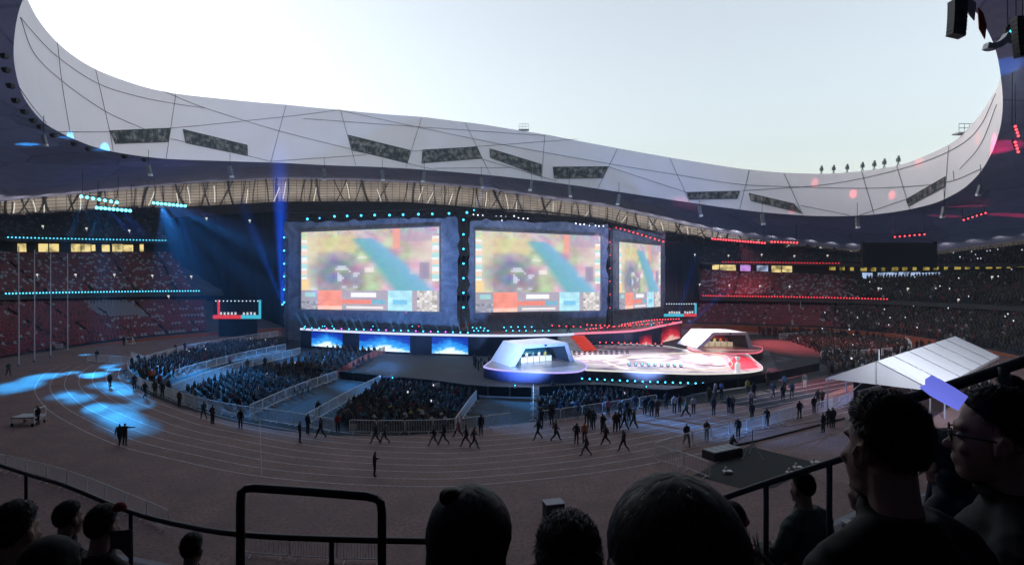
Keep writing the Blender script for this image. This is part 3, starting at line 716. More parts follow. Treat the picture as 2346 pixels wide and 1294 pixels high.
# row of lamps on the top truss
for i, (px, py) in enumerate([(705, 497), (733, 495), (767, 491), (796, 490), (828, 489), (859, 488), (893, 488), (924, 487), (959, 486), (991, 485), (1029, 484), (1070, 482)]):
    stage_lamp(D(px, py, 106 - 6 * i / 11), m_cyan, 'cyan stage lamp hanging on the truss above the widest screen', 'cyan lamps on the top truss', rl=0.30 if i not in (1,) else 0.2, hang=True)
for px, py in [(1085, 487), (1095, 488), (1106, 488), (1137, 491), (1148, 491), (1159, 492), (1178, 490), (1188, 494), (1199, 496), (1209, 496), (1319, 507), (1329, 509), (1338, 509), (1364, 512), (1372, 513), (1382, 513)]:
    stage_lamp(D(px, py, 103), m_white, 'small white stage lamp on the truss above the middle screen', 'white lamps on the top truss', rl=0.17, hang=True)
for px, py, _z in seq([(1411, 518), (1440, 525), (1480, 537), (1519, 549)], 12):
    stage_lamp(D(px, py, 120), m_redl, 'red stage lamp on the sloping truss end above the narrow screen', 'red lamps on the top truss', rl=0.24, hang=True)
COL.objects.unlink(back); bpy.data.objects.remove(back)

# lamps and beams along the deck
m_b_short = beam_mat('short_cyan_beam', (60, 170, 220), 1.5); m_b_big = beam_mat('tall_blue_beam', (14, 80, 225), 0.5)
m_b_thin = beam_mat('thin_blue_beam', (24, 80, 170), 0.5); m_b_wide = beam_mat('wide_blue_beam', (20, 80, 190), 0.20)
deck_px = list(range(698, 1075, 17))
for i, px in enumerate(deck_px):
    py = 744.5 + (px - 698) / 377 * 12; d = 103.5 - (px - 698) / 377 * 7.5
    p = D(px, py + 3, d); p.z = DZ
    lampo = stage_lamp(p, m_pink if i in (3, 5, 9, 11, 15, 17, 19) else m_cyan, 'magenta lamp standing on the deck below the widest screen' if i in (3, 5, 9, 11, 15, 17, 19) else 'cyan lamp standing on the deck below the widest screen', 'lamps on the deck below the widest screen', rl=0.2, sc_=0.9)
    if i not in (3, 5, 9, 11, 15, 17, 19):
        light_beam(lampo, p + Vector((0, -.2, .4)), D(px - 26 + i * 0.8, py - 40, d + 3), 0.10, 0.42, m_b_short)
for px, py in [(1083, 751), (1092, 753), (1101, 751), (1110, 753), (1119, 755), (1086, 758), (1096, 760), (1108, 760), (1117, 761), (1155, 751), (1171, 750), (1187, 750), (1202, 750), (1218, 750), (1160, 762), (1175, 763), (1190, 762), (1205, 762), (1225, 761), (1243, 760), (1257, 759)]:
    p = D(px, py + 3, 99); low = p.z < 3.6; p.z = max(DZ, p.z) if not low else DZ
    stage_lamp(p, m_cyan, 'cyan lamp on the deck below the middle screen', 'cyan lamps below the middle screen', rl=0.18, sc_=0.85)
for i, (px, py, _z) in enumerate(seq([(1265, 747), (1330, 750), (1345, 760), (1440, 755)], 12) + seq([(1345, 745), (1395, 747)], 6) + seq([(1425, 744), (1500, 733), (1555, 731)], 22) + seq([(1352, 757), (1440, 752), (1510, 742)], 13)):
    p = D(px, py + 3, 101 + max(0, px - 1340) * 0.07); p.z = max(DZ, p.z)
    stage_lamp(p, m_redl, 'red lamp on the raised end of the deck', 'red lamps on the deck', rl=0.19, sc_=0.85)
# big beams
o = stage_lamp(D(648, 702, 109), m_cyan, 'moving head lamp throwing the tall blue beam up to the roof', 'moving heads with long beams', rl=0.25)
light_beam(o, D(648, 698, 109), D(638, 300, 140), 0.4, 3.2, m_b_big)
light_beam(o, D(648, 697, 109), D(540, 430, 130), 0.3, 2.2, m_b_wide)
for (a, b_, lab) in (((1086, 487, 103), (1128, 395, 112), 'moving head lamp on the truss with a beam rising across the ceiling'), ((1540, 765, 125), (1602, 560, 150), 'moving head lamp on the red deck end with a beam towards the far stand'), ((1556, 765, 126), (1690, 640, 150), 'moving head lamp at the tip of the red deck end')):
    o = stage_lamp(D(*a), m_cyan, lab, 'moving heads with long beams', rl=0.18); light_beam(o, D(*a), D(*b_), 0.15, 1.3, m_b_wide)

# ------------------------------------------------------------------ round stage with two player booths
SZ = 1.25
stage = empty('round_stage', G(1450, 840, 0)); tag(stage, 'low rounded show stage with glossy white and red floor between two booths', 'stage'); sgi = -stage.location
def gpoly(px, z): return [G(x, y, z) for x, y in px]
m_floor = bpy.data.materials.new('glossy_stage_floor'); m_floor.use_nodes = True
nt = m_floor.node_tree; b = nt.nodes['Principled BSDF']; b.inputs['Roughness'].default_value = 0.22
tc = nt.nodes.new('ShaderNodeTexCoord'); wv = nt.nodes.new('ShaderNodeTexNoise'); wv.inputs['Scale'].default_value = 0.16; wv.inputs['Detail'].default_value = 4; wv.inputs['Distortion'].default_value = 1.5
nt.links.new(tc.outputs['Object'], wv.inputs['Vector']); r = nt.nodes.new('ShaderNodeValToRGB'); r.color_ramp.interpolation = 'EASE'
r.color_ramp.elements[0].position = 0.42; r.color_ramp.elements[0].color = (0.34, 0.32, 0.34, 1); r.color_ramp.elements[1].position = 0.52; r.color_ramp.elements[1].color = (0.62, 0.60, 0.62, 1)
nt.links.new(wv.outputs[0], r.inputs[0]); nt.links.new(r.outputs[0], b.inputs['Base Color'])
main_px = [(1322, 838), (1331, 845), (1418, 849), (1497, 852), (1593, 855), (1689, 853), (1735, 848), (1747, 841), (1728, 824), (1705, 809), (1640, 804), (1561, 799), (1530, 793), (1440, 788), (1354, 787), (1318, 796), (1310, 803)]
left_px = [(1108, 839), (1120, 842.5), (1152, 847), (1210, 850.5), (1274, 852.5), (1318, 850.5), (1336, 846), (1344, 839), (1336, 830), (1310, 822), (1250, 815), (1165, 815), (1130, 824)]
right_px = [(1574, 795), (1585, 802), (1620, 807), (1680, 809), (1734, 807), (1747, 799), (1738, 793), (1690, 790), (1610, 788), (1582, 790)]
def floor_part(name, px, z, mtop, mside, edge=None):
    P_ = crom([Vector((x, y, 0)) for x, y in px] + [Vector((*px[0], 0))], 4)[:-1]
    pts = [G(p.x, p.y, z) for p in P_]; 
    o = MB().prism([(p + sgi) for p in pts], 0.02, z, 0, 1).build(name, [mside, mtop], stage)
    if edge:
        e = MB(); nn = len(pts)
        for i in range(nn):
            e.beam(pts[i] + sgi - Vector((0, 0, .06)), pts[(i + 1) % nn] + sgi - Vector((0, 0, .06)), 0.10, 0.20)
        e.build('edge_light', edge, stage, fix=False)
    return pts
m_skirt = mat('stage_skirt', (0.05, 0.055, 0.06), 0.6, noise_scale=1.5); m_skirt_b = mat('blue_stage_skirt', (0.03, 0.035, 0.12), 0.5)
m_redf = mat('red_stage_floor', (0.60, 0.12, 0.15), 0.25, noise_scale=0.4, noise_amt=0.2)
floor_part('main_floor', main_px, SZ, m_floor, m_skirt, glow('white_stage_edge', (250, 245, 240), 0.85))
floor_part('booth_floor', left_px, SZ + 0.12, mat('pale_blue_stage_floor', (0.34, 0.38, 0.48), 0.25, noise_scale=0.5), m_skirt_b, glow('violet_stage_edge', (190, 175, 255), 1.1))
floor_part('booth_floor', right_px, SZ + 0.12, mat('dull_red_stage_floor', (0.30, 0.12, 0.13), 0.3, noise_scale=0.5), m_skirt, glow('rose_stage_edge', (255, 120, 140), 0.9))
red_px = [(1700, 846), (1738, 842), (1722, 824), (1704, 813), (1690, 812), (1668, 832), (1676, 846)]
MB().add([G(x, y, SZ + .008) + sgi for x, y in red_px], [tuple(range(len(red_px)))]).build('red_floor_field', m_redf, stage)
cur_px = [(1382, 826), (1440, 845), (1540, 847), (1640, 846), (1676, 838), (1672, 824), (1655, 813), (1590, 808), (1500, 812), (1420, 820)]
cu = crom([Vector((x, y, 0)) for x, y in cur_px] + [Vector((*cur_px[0], 0))], 5)
MB().tube([G(p.x, p.y, SZ + 0.03) + sgi for p in cu], 0.06, 4).build('light_line', glow('warm_floor_line', (255, 240, 215), 0.95), stage, fix=False)
wav = [[(1330, 793), (1370, 797), (1420, 800), (1500, 798), (1560, 801)], [(1440, 823), (1500, 820), (1560, 824), (1600, 834), (1640, 838), (1662, 837)], [(1392, 829), (1410, 836)]]
for wl_ in wav:
    cu = crom([Vector((x, y, 0)) for x, y in wl_], 6)
    MB().tube([G(p.x, p.y, SZ + 0.02) + sgi for p in cu], 0.05, 4).build('floor_seam', m_black, stage, fix=False)
# foot lamps along the front of the round stage
for p in seq([(1331, 846), (1418, 850), (1497, 853), (1593, 856), (1689, 854), (1740, 847)], 25):
    g = G(p.x, p.y, SZ) + Vector((0, -1.0, 0)); g.z = 0.0; stage_lamp(g, m_cyan, 'cyan lamp standing on the floor along the front skirt of the round stage', 'foot lamps of the round stage', rl=0.17, sc_=0.9)
for p in seq([(1738, 864), (1748, 858), (1752, 848)], 5):
    stage_lamp(G(p.x + 5, p.y + 10, 0.0), m_redl, 'red lamp at the foot of the red stage corner', 'red foot lamps', rl=0.18, sc_=0.8)
# dark lanterns standing on the floor
for (a, b_, n_, lm_, lab) in (((1315, 812), (1437, 810), 11, m_black, 'small dark floor lamp in the straight row behind the left booth floor'), ((1441, 838), (1560, 841), 9, m_cyan, 'small cyan topped floor lamp in the row near the front of the round stage'), ((1360, 789), (1515, 793), 12, m_redl, 'small red topped floor lamp along the back edge of the round stage')):
    for p in seq([a, b_], n_):
        g = G(p.x, p.y, SZ); stage_lamp(g, lm_, lab.replace('left booth floor', 'blue lit booth'), 'floor lamps on the round stage', rl=0.14, sc_=1.1 if lm_ is not m_cyan else 0.9)
# booths
m_bglow = led_art('booth_back_picture', (8, 22, 60), (30, 120, 170), (120, 220, 240), 0.6); m_bglow_r = led_art('booth_back_picture_red', (40, 10, 20), (150, 40, 40), (255, 170, 130), 0.6)
def booth(label, fl, fr_, inset, H, depthv, mback, mcol):
    fl, fr_ = Vector(fl), Vector(fr_); c = (fl + fr_) / 2; root = empty('player_booth', c); tag(root, label, 'player booth', 'player booths on the round stage')
    ex = (fr_ - fl).normalized(); w = (fr_ - fl).length; dv = Vector(depthv)
    out = [(-w / 2, 0), (-w / 2 + inset[0], H), (w / 2 - inset[1], H), (w / 2, 0)]
    inn = [(-w / 2 + 0.75, 0), (-w / 2 + inset[0] + 0.35, H - 0.42), (w / 2 - inset[1] - 0.35, H - 0.42), (w / 2 - 0.75, 0)]
    P3 = lambda q, k, : ex * q[0] + Vector((0, 0, q[1])) + dv * k
    mb = MB()
    for i in range(3):
        mb.quad(P3(out[i], 0), P3(out[i + 1], 0), P3(inn[i + 1], 0), P3(inn[i], 0))
        mb.quad(P3(out[i], 0), P3(out[i], 1), P3(out[i + 1], 1), P3(out[i + 1], 0))
        mb.quad(P3(inn[i], 0), P3(inn[i + 1], 0), P3(inn[i + 1], 1), P3(inn[i], 1))
    mb.m = [(2, 0, 1)[k % 3] for k in range(len(mb.f))]
    mb.build('booth_shell', [mcol, mat('dark_booth_lining', (0.035, 0.045, 0.06), 0.5), mat('grey_booth_frame', (0.42, 0.43, 0.50), 0.4, noise_scale=1.2, noise_amt=.1)], root)
    bk = MB().quad(P3(inn[0], .97), P3(inn[3], .97), P3(inn[2], .97), P3(inn[1], .97)).build('back_screen', mback, root, fix=False)
    u = bk.data.uv_layers.new(name='UVMap')
    for li, uvc in zip(range(4), ((0, 0), (1, 0), (0.8, 1), (0.2, 1))): u.data[li].uv = uvc
    em = MB(); q0 = P3(((out[1][0] + out[2][0]) / 2, H - 0.2), -0.01)
    em.add([q0 + ex * x + Vector((0, 0, z)) - dv.normalized() * 0.02 for x, z in ((-.22, .14), (.22, .14), (.14, -.06), (0, -.16), (-.14, -.06))], [(0, 1, 2, 3, 4)]).build('emblem', mat('dark_emblem', (0.05, 0.05, 0.09), 0.4), root)
    lamp('booth_lamp', 'AREA', c + Vector((0, 0, H - 0.6)) + dv * 0.35, c + dv * 0.3, 22, (1.0, 0.93, 0.8), radius=3.0, parent=root)
    return root, c, ex, dv
BZ = SZ + 0.125
bl = booth('white angular player booth on the blue lit side of the stage', G(1168, 840, BZ), G(1316, 827, BZ), (1.9, 1.2), 2.55, (-2.6, 5.2, 0), m_bglow, m_whitep)
br = booth('white angular player booth on the red lit side of the stage', G(1597, 797, BZ), G(1726, 797, BZ), (2.4, 0.9), 2.4, (-1.6, 5.6, 0), m_bglow_r, m_whitep)
# trophy plinth
tp = empty('trophy_plinth', G(1690, 855, SZ)); tag(tp, 'bright white trophy on a tall plinth at the red corner of the stage', 'trophy plinth')
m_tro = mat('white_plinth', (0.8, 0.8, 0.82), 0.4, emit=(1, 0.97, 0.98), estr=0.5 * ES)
MB().tube([(0, 0, 0), (0, 0, .12), (0, 0, .14), (0, 0, 1.1), (0, 0, 1.25)], .3, 12, radii=[.42, .42, .34, .32, .24]).build('plinth', m_tro, tp, smooth=False)
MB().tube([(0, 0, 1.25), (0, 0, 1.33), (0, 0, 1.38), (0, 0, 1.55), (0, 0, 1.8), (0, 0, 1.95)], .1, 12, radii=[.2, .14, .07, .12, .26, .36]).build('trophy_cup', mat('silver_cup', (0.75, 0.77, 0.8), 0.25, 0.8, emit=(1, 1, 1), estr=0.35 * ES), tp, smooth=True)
# side screens on their own stands
def side_screen(label, x0, x1, y0, y1, d, flip):
    A, B = D(x0, y1, d), D(x1, y1, d); T = D(x0, y0, d).z; c = (A + B) / 2; z0 = A.z; w = (B - A).length; h = T - z0
    root = empty('side_screen', (c.x, c.y, 0)); tag(root, label, 'side screen', 'small side screens beside the set walls')
    MB().box((0, 0.3, z0 + h / 2), (w, 0.5, h)).build('screen_body', m_black, root)
    cr, cb = glow('side_screen_red', (230, 60, 70), 0.9), glow('side_screen_cyan', (70, 195, 225), 0.9)
    bt_ = 0.2 * h; lw = 0.45
    L, Rr = (cr, cb) if not flip else (cb, cr)
    MB().box((-w / 4 + 0.4, 0, z0 + bt_ / 2), (w / 2 + 0.8, 0.08, bt_)).build('red_bar' if not flip else 'cyan_bar', L, root)
    MB().box((w / 4 + .4, 0, z0 + bt_ / 2), (w / 2 - .8, 0.08, bt_)).build('cyan_bar' if not flip else 'red_bar', Rr, root)
    e = MB().box((w / 2 - lw / 2, 0, z0 + h / 2 + bt_ / 2), (lw, 0.08, h - bt_ - .02)); e.build('cyan_edge', cb, root)
    if not flip: MB().box((-w / 2 + lw / 2 + 0.9, 0, z0 + h / 2 + bt_ / 2), (lw, 0.08, h - bt_ - .02)).build('red_edge', cr, root)
    wl_ = MB(); 
    for k in range(9): MB().box((-w * .33 + k * w * .075 + (k > 4) * w * .1, -0.05, z0 + bt_ + 0.25 + .15 * random.random()), (0.36, 0.06, 0.5)).build('bright_figure', glow('screen_figures', (230, 235, 245), 0.8), root)
    tl = MB()
    for k in range(12): tl.sphere((-w / 2 + .6 + k * (w - 1.2) / 11, -0.08, z0 + h - 0.2), 0.12, 6, 4)
    tl.build('lamp_bar', glow('lamp_bar_white', (210, 240, 255), 1.5), root)
    MB().tube([(-w * .35, .5, 0), (-w * .35, .5, z0)], .12, 6).tube([(w * .35, .5, 0), (w * .35, .5, z0)], .12, 6).box((0, .5, z0 * .5), (w * .8, .3, z0 * .96)).build('stand_frame', m_blackcloth, root)
side_screen('small side screen with red and cyan bars beside the dark drape', 488, 598, 687, 730, 121, False)
side_screen('small side screen with cyan and red bars above the red deck end', 1521, 1596, 694, 725, 138, True)

# ------------------------------------------------------------------ stage wash and roof lamps that light the place
def fixture(p, label, group='wash lamps on the trusses'): 
    return stage_lamp(p, m_white, label, group, rl=0.12, hang=True)
f1 = fixture(D(1150, 500, 100), 'wash lamp on the truss lighting the pale stage floor', 'wash lamps on the top truss')
W = 0.55
lamp('wash', 'SPOT', f1.location + Vector((0, -1.5, -.6)), G(1240, 838, SZ), 13000 * W, (0.62, 0.70, 1.0), R(26), 0.8, 0.6, f1)
lamp('wash', 'SPOT', f1.location + Vector((0, -1.8, -.8)), G(1440, 825, SZ), 42000 * W, (1.0, 0.86, 0.93), R(34), 0.9, 0.6, f1)
f2 = fixture(D(1350, 512, 110), 'wash lamp on the truss lighting the red stage corner', 'wash lamps on the top truss')
lamp('wash', 'SPOT', f2.location + Vector((0, -1.5, -.6)), G(1600, 830, SZ), 52000 * W, (1.0, 0.80, 0.86), R(26), 0.9, 0.6, f2)
lamp('wash', 'SPOT', f2.location + Vector((0, -1.9, -.8)), G(1715, 832, SZ), 70000 * W, (1.0, 0.12, 0.22), R(21), 0.9, 0.6, f2)
lamp('wash', 'SPOT', f2.location + Vector((0, -2.2, -.8)), Vector((31.5, 97, 2.6)), 42000, (1.0, 0.80, 0.82), R(19), 0.9, 0.6, f2)
lamp('wash', 'SPOT', f1.location + Vector((0, -2.2, -.8)), G(1240, 800, SZ), 2500, (0.8, 0.85, 1.0), R(18), 0.9, 0.6, f1)
# added floor lamps that brighten the carved walls with frontal blue light
for (p, t, e, c, s) in ((G(900, 872, 1.2), D(850, 600, 110), 13000, (0.20, 0.42, 1.0), R(62)), (G(1180, 890, 1.2), D(1230, 600, 110), 11500, (0.22, 0.44, 1.0), R(62)), (G(1480, 893, 1.2), D(1470, 620, 130), 19000, (0.28, 0.42, 1.0), R(40))):
    f = stage_lamp(p, m_cyan, 'added lamp on the grey floor in front of the stage brightening the carved set walls', 'added wall washing lamps', rl=0.1)
    lamp('wall_fill', 'SPOT', p + Vector((0, .3, .6)), t, e, c, s, 0.9, 0.5, f)

# ================================================================== ROOF FITTINGS, STANDS, SEATS
# lamp bars below the roof on the left that throw blue pools on the track
m_cyanb = glow('bright_cyan_lens', (90, 220, 255), 6.0)
def lamp_bar(p0, p1, rows, n, lensm, label, cat='lamp bar', group='lamp bars under the roof', r=0.26):
    a, b_ = Vector(p0), Vector(p1); root = empty('lamp_bar', (a + b_) / 2); tag(root, label, cat, group)
    t = (b_ - a); mb = MB()
    for k in range(rows):
        o = Vector((0, 0, -1.3 * k)); mb.tube([a + o - root.location + Vector((0, .3, .3)), b_ + o - root.location + Vector((0, .3, .3))], .09, 5)
    mb.tube([a - root.location + Vector((0, .3, .3)), a - root.location + Vector((0, .3, 4.5))], .05, 4).tube([b_ - root.location + Vector((0, .3, .3)), b_ - root.location + Vector((0, .3, 4.5))], .05, 4)
    mb.build('bar_frame', m_black, root, fix=False)
    l0 = None
    for k in range(rows):
        for i in range(n):
            p = a.lerp(b_, i / (n - 1)) + Vector((0, 0, -1.3 * k)) - root.location
            if l0 is None: l0 = MB().sphere((0, 0, 0), r, 8, 5).build('lamp', lensm, root, smooth=True); o = l0
            else: o = l0.copy(); COL.objects.link(o)
            o.location = p
    return root
LB1 = lamp_bar(D(186, 450, 104), D(268, 464, 104), 1, 7, m_cyanb, 'upper cyan lamp bar hanging under the roof near the poles')
LB2 = lamp_bar(D(222, 476, 102), D(298, 483, 102), 1, 9, m_cyanb, 'lower cyan lamp bar hanging under the roof near the poles')
LB3 = lamp_bar(D(352, 465, 112), D(424, 472, 112), 1, 9, m_cyanb, 'short cyan lamp bar hanging under the roof towards the set walls')
for (x0, y0, x1, y1, n_, lab) in ((1632, 547, 1752, 557, 20, 'long red lamp bar under the lattice wall'), (1768, 554, 1826, 556, 9, 'short red lamp bar under the lattice wall'), (2050, 543, 2118, 537, 7, 'small sloping red lamp bar above the dark scoreboard'), (2208, 504, 2258, 488, 6, 'small red lamp bar high under the roof')):
    bar_ = lamp_bar(D(x0, y0, 135 if x0 < 2000 else 112), D(x1, y1, 135 if x0 < 2000 else 112), 1, n_, m_redl, lab, r=0.2 if x0 < 2000 else 0.14)
    for (qx, qy, e_, a_) in (((1800, 790, 26000, 26), (1950, 800, 15000, 26), (1700, 700, 2500, 40)) if n_ == 20 else ((2130, 790, 14000, 14),) if n_ == 9 else ()):
        lamp('red_wash', 'SPOT', bar_.location + Vector((0, -.6, -.3)), G(qx, max(qy, 640)) if qy > 750 else D(qx, qy, 165), e_, (1, .14, .16), R(a_), 1.0, .3, bar_)
pools = [((35, 885), 40, 3.2), ((95, 863), 36, 2.6)]
prng = np.random.default_rng(5)
for (x0, y0, x1, y1, n_, w_, e_) in ((160, 862, 275, 842, 6, 8, 26), (135, 895, 285, 960, 9, 9, 30), (215, 872, 345, 925, 7, 10, 22), (285, 862, 345, 885, 3, 5, 20), (250, 836, 262, 838, 1, 1, 26), (195, 811, 200, 811, 1, 1, 26), (230, 955, 330, 985, 4, 7, 14)):
    for k in range(n_): t = (k + .5) / n_; pools.append(((x0 + (x1 - x0) * t + prng.normal(0, w_), y0 + (y1 - y0) * t + prng.normal(0, w_ * .6)), e_ * prng.uniform(.4, 1.3), prng.uniform(1.1, 2.2)))
for i, ((px, py), e, r_) in enumerate(pools):
    src = (LB1, LB2)[i % 2]; t = G(px, py, 0); L = (t - src.location).length
    lamp('pool_light', 'SPOT', src.location + Vector((((i % 15) - 7) * .35, -.3, -.2)), t, e * 1700, (0.03, 0.40, 1.0), 2 * math.atan(r_ / L), 0.95, 0.15, src)
for i, ((px, py), e, r_) in enumerate([((740, 820), 16, 6), ((590, 890), 9, 7), ((530, 800), 14, 8), ((380, 835), 16, 5), ((500, 855), 16, 6), ((940, 890), 16, 7), ((850, 880), 12, 4), ((1340, 930), 42, 4.5), ((1300, 910), 20, 6), ((1400, 915), 18, 6), ((1590, 955), 12, 5), ((1080, 940), 12, 3), ((1700, 900), 12, 7), ((1800, 900), 10, 6)]):
    src = LB3; t = G(px, py, 0.5); L = (t - src.location).length
    lamp('pool_light', 'SPOT', src.location + Vector(((i - 7) * .3, -.3, -.2)), t, e * 5200, (0.05, 0.36, 1.0) if px < 1500 else (0.22, 0.34, 1.0), 2 * math.atan(r_ / L), 0.8, 0.15, src)
for (a, b_) in (((250, 482, 102), (330, 565, 108)), ((280, 484, 102), (350, 560, 108)), ((400, 473, 112), (470, 640, 112))):
    light_beam(LB2 if a[0] < 300 else LB3, D(*a), D(*b_), 0.3, 1.8, m_b_wide)
# coloured spots thrown on the ceiling and the white ring from lamps on the deck
def spot_at(loc, tgt, e, c, ang, lab):
    f = stage_lamp(loc, m_cyan if c[2] > c[0] else m_redl, lab, 'moving heads aimed at the roof', rl=0.12)
    L = (Vector(tgt) - Vector(loc)).length
    lamp('roof_spot', 'SPOT', Vector(loc) + Vector((0, 0, .7)), tgt, e * L * L, c, ang, 0.5, 0.2, f)
def ceil_pt(px, py):
    best = None
    for k in range(0, len(CEILP)):
        for p in CEILP[k]:
            if p.y > 3:
                q = (CX + FPX * p.x / p.y - px) ** 2 + (HY - FPX * (p.z - HCAM) / p.y - py) ** 2
                if best is None or q < best[0]: best = (q, p)
    return best[1]
CEILP = [[p - rinv for p in row] for row in rows]
for (px, py, e, c, a) in ((62, 322, 45, (0.05, .5, 1), R(2.2)), (155, 332, 40, (0.05, .5, 1), R(2.0)), (245, 344, 40, (0.05, .5, 1), R(2.2)), (645, 385, 8, (0.05, .25, 1), R(7)), (560, 380, 7, (1, .1, .25), R(6)), (300, 390, 1.2, (.15, .25, 1), R(22)), (640, 400, 1.5, (.1, .4, 1), R(16)), (2310, 355, 34, (1, .02, .15), R(4)), (2215, 467, 26, (1, .02, .12), R(2.4)), (2175, 497, 20, (1, .02, .12), R(2.4)), (2325, 492, 26, (1, .02, .12), R(3)), (2330, 375, 20, (1, .02, .12), R(2.5)), (2292, 150, 20, (.05, .3, 1), R(3)), (1560, 468, 4, (1, .2, .3), R(9))):
    t = ceil_pt(px, py); spot_at(D(700 + (px % 300), 752, 104) if px < 1200 else D(1450 + (px % 90), 748, 112), t, e * 0.8, c, a, 'moving head on the deck aimed up at the dark ceiling')
for (px, py, e) in ((1867, 420, 6), (1955, 445, 8), (2044, 448, 8), (1815, 482, 5), (2105, 372, 5), (2240, 320, 5)):
    spot_at(D(1500 + (px % 50), 742, 116), on_ring(px, py), e * 1.3, (1, .12, .12), R(2.2), 'moving head on the deck aimed up at the white roof band')

# LED strips along the tier fronts
def led_strip(edge, i0, i1, n, lensm, label, dz=0.05, r=0.14):
    idx = list(range(i0, i1 + 1)); pts = [EDGE[edge][i % NPH] - WN_[i % NPH] * 0.35 + Vector((0, 0, dz)) for i in idx]
    root = empty('light_strip', pts[len(pts) // 2]); tag(root, label, 'light strip', 'rows of lamps along the tier fronts')
    MB().tube([p - root.location - Vector((0, 0, .22)) for p in pts], .06, 4).build('rail', m_steel, root, fix=False)
    l0 = None
    for p in seq([tuple(q) for q in pts], n):
        if l0 is None: l0 = MB().sphere((0, 0, 0), r, 6, 4).build('lamp', lensm, root, smooth=True); o = l0
        else: o = l0.copy(); COL.objects.link(o)
        o.location = p - root.location
def idx_px(edge, px):
    return min((i for i in range(NPH) if EDGE[edge][i].y > 30 and (PH[i] < math.pi * 1.03 or PH[i] > 1.97 * math.pi)), key=lambda i: abs(CX + FPX * EDGE[edge][i].x / EDGE[edge][i].y - px))
m_cys = glow('cyan_strip_lens', (80, 205, 245), 3.0); m_rds = glow('red_strip_lens', (255, 60, 75), 2.4)
led_strip('up_front', idx_px('up_front', 368), idx_px('up_front', 2), 46, m_cys, 'row of cyan lamps along the upper tier front above the lit boxes')
led_strip('mid_front', idx_px('mid_front', 448), idx_px('mid_front', 2), 64, m_cys, 'row of cyan lamps along the middle tier front above the red seats', dz=.3)
led_strip('up_front', idx_px('up_front', 1925), idx_px('up_front', 1648), 40, m_rds, 'row of small red lamps along the upper tier front', r=.13)
led_strip('mid_front', idx_px('mid_front', 2028), idx_px('mid_front', 1610), 66, m_rds, 'row of red lamps along the middle tier front above the crowd', r=.14, dz=.3)

# lit windows of the box row
def box_windows(edge, rects, m, lab, inset=0.5, edge2='mid_back'):
    for (x0, x1, f0, f1) in rects:
        i0, i1 = idx_px(edge2, x0), idx_px(edge2, x1)
        def at(px, f):
            E, T = EDGE[edge2], EDGE['box_top']; xs = [(CX + FPX * E[i].x / E[i].y, i) for i in range(NPH) if E[i].y > 30 and (PH[i] < math.pi * 1.03 or PH[i] > 1.97 * math.pi)]
            xs.sort(); k = max(0, min(len(xs) - 2, next((j for j in range(len(xs) - 1) if xs[j + 1][0] >= px), len(xs) - 2))); t = (px - xs[k][0]) / (xs[k + 1][0] - xs[k][0])
            a = E[xs[k][1]].lerp(E[xs[k + 1][1]], t); b_ = T[xs[k][1]].lerp(T[xs[k + 1][1]], t); return a.lerp(b_, f) - WN_[xs[k][1]] * inset + inv
        MB().quad(at(x0, f0), at(x1, f0), at(x1, f1), at(x0, f1)).build('window', m, bowl, fix=False)
def room_mat(name, c, k):
    m = bpy.data.materials.new(name); m.use_nodes = True; nt = m.node_tree; b = nt.nodes['Principled BSDF']; b.inputs['Base Color'].default_value = (.02, .02, .02, 1)
    tc = nt.nodes.new('ShaderNodeTexCoord'); nz = nt.nodes.new('ShaderNodeTexNoise'); nz.inputs['Scale'].default_value = 0.55; nz.inputs['Detail'].default_value = 5; nt.links.new(tc.outputs['Object'], nz.inputs['Vector'])
    r = nt.nodes.new('ShaderNodeValToRGB'); r.color_ramp.elements[0].position = .36; r.color_ramp.elements[0].color = (*[x * .25 for x in rgb(*c)], 1); r.color_ramp.elements[1].position = .54; r.color_ramp.elements[1].color = (*rgb(*c), 1)
    nt.links.new(nz.outputs[0], r.inputs[0]); nt.links.new(r.outputs[0], b.inputs['Emission Color']); b.inputs['Emission Strength'].default_value = k * ES; m.cycles.emission_sampling = 'NONE'; return m
m_room = room_mat('lit_room', (250, 225, 150), 1.0); m_roomv = room_mat('violet_room', (205, 150, 235), .9); m_roomb = room_mat('blue_room', (180, 205, 245), .9); m_roomd = room_mat('dim_room', (215, 190, 90), .6)
box_windows('mid_back', [(38, 58, .25, .85), (86, 108, .25, .85), (111, 133, .25, .85), (161, 183, .25, .85), (185, 206, .25, .85), (208, 217, .3, .8), (232, 250, .25, .8), (256, 280, .25, .85), (281, 304, .25, .8), (319, 328, .25, .85), (427, 433, .2, .8), (1632, 1648, .3, .9), (1650, 1686, .25, .95), (1768, 1790, .25, .9), (1792, 1815, .3, .9)], m_room, '')
box_windows('mid_back', [(1696, 1720, .25, .95)], m_roomv, '')
box_windows('mid_back', [(1734, 1760, .3, .9), (1976, 2000, .04, .5), (2012, 2030, .02, .5), (2032, 2056, .02, .5), (2060, 2085, .02, .5), (2088, 2110, .02, .45), (2114, 2156, .02, .4)], m_roomb, '')
box_windows('mid_back', [(x, x + 8 + (x * 7) % 9, .62, .9) for x in range(1900, 2345, 24)], m_roomd, '')
# doors under the middle tier on the far right
m_door = room_mat('warm_doorway', (190, 110, 40), .4)
for x in range(1700, 2300, 34):
    i = idx_px('low_back', x); p = (EDGE['low_back'][i] + WN_[i] * 2.8 + inv)
    t = Vector((-WN_[i].y, WN_[i].x, 0)); MB().quad(p - t * .8, p + t * .8, p + t * .8 + Vector((0, 0, 1.6)), p - t * .8 + Vector((0, 0, 1.6))).build('doorway', m_door, bowl, fix=False)

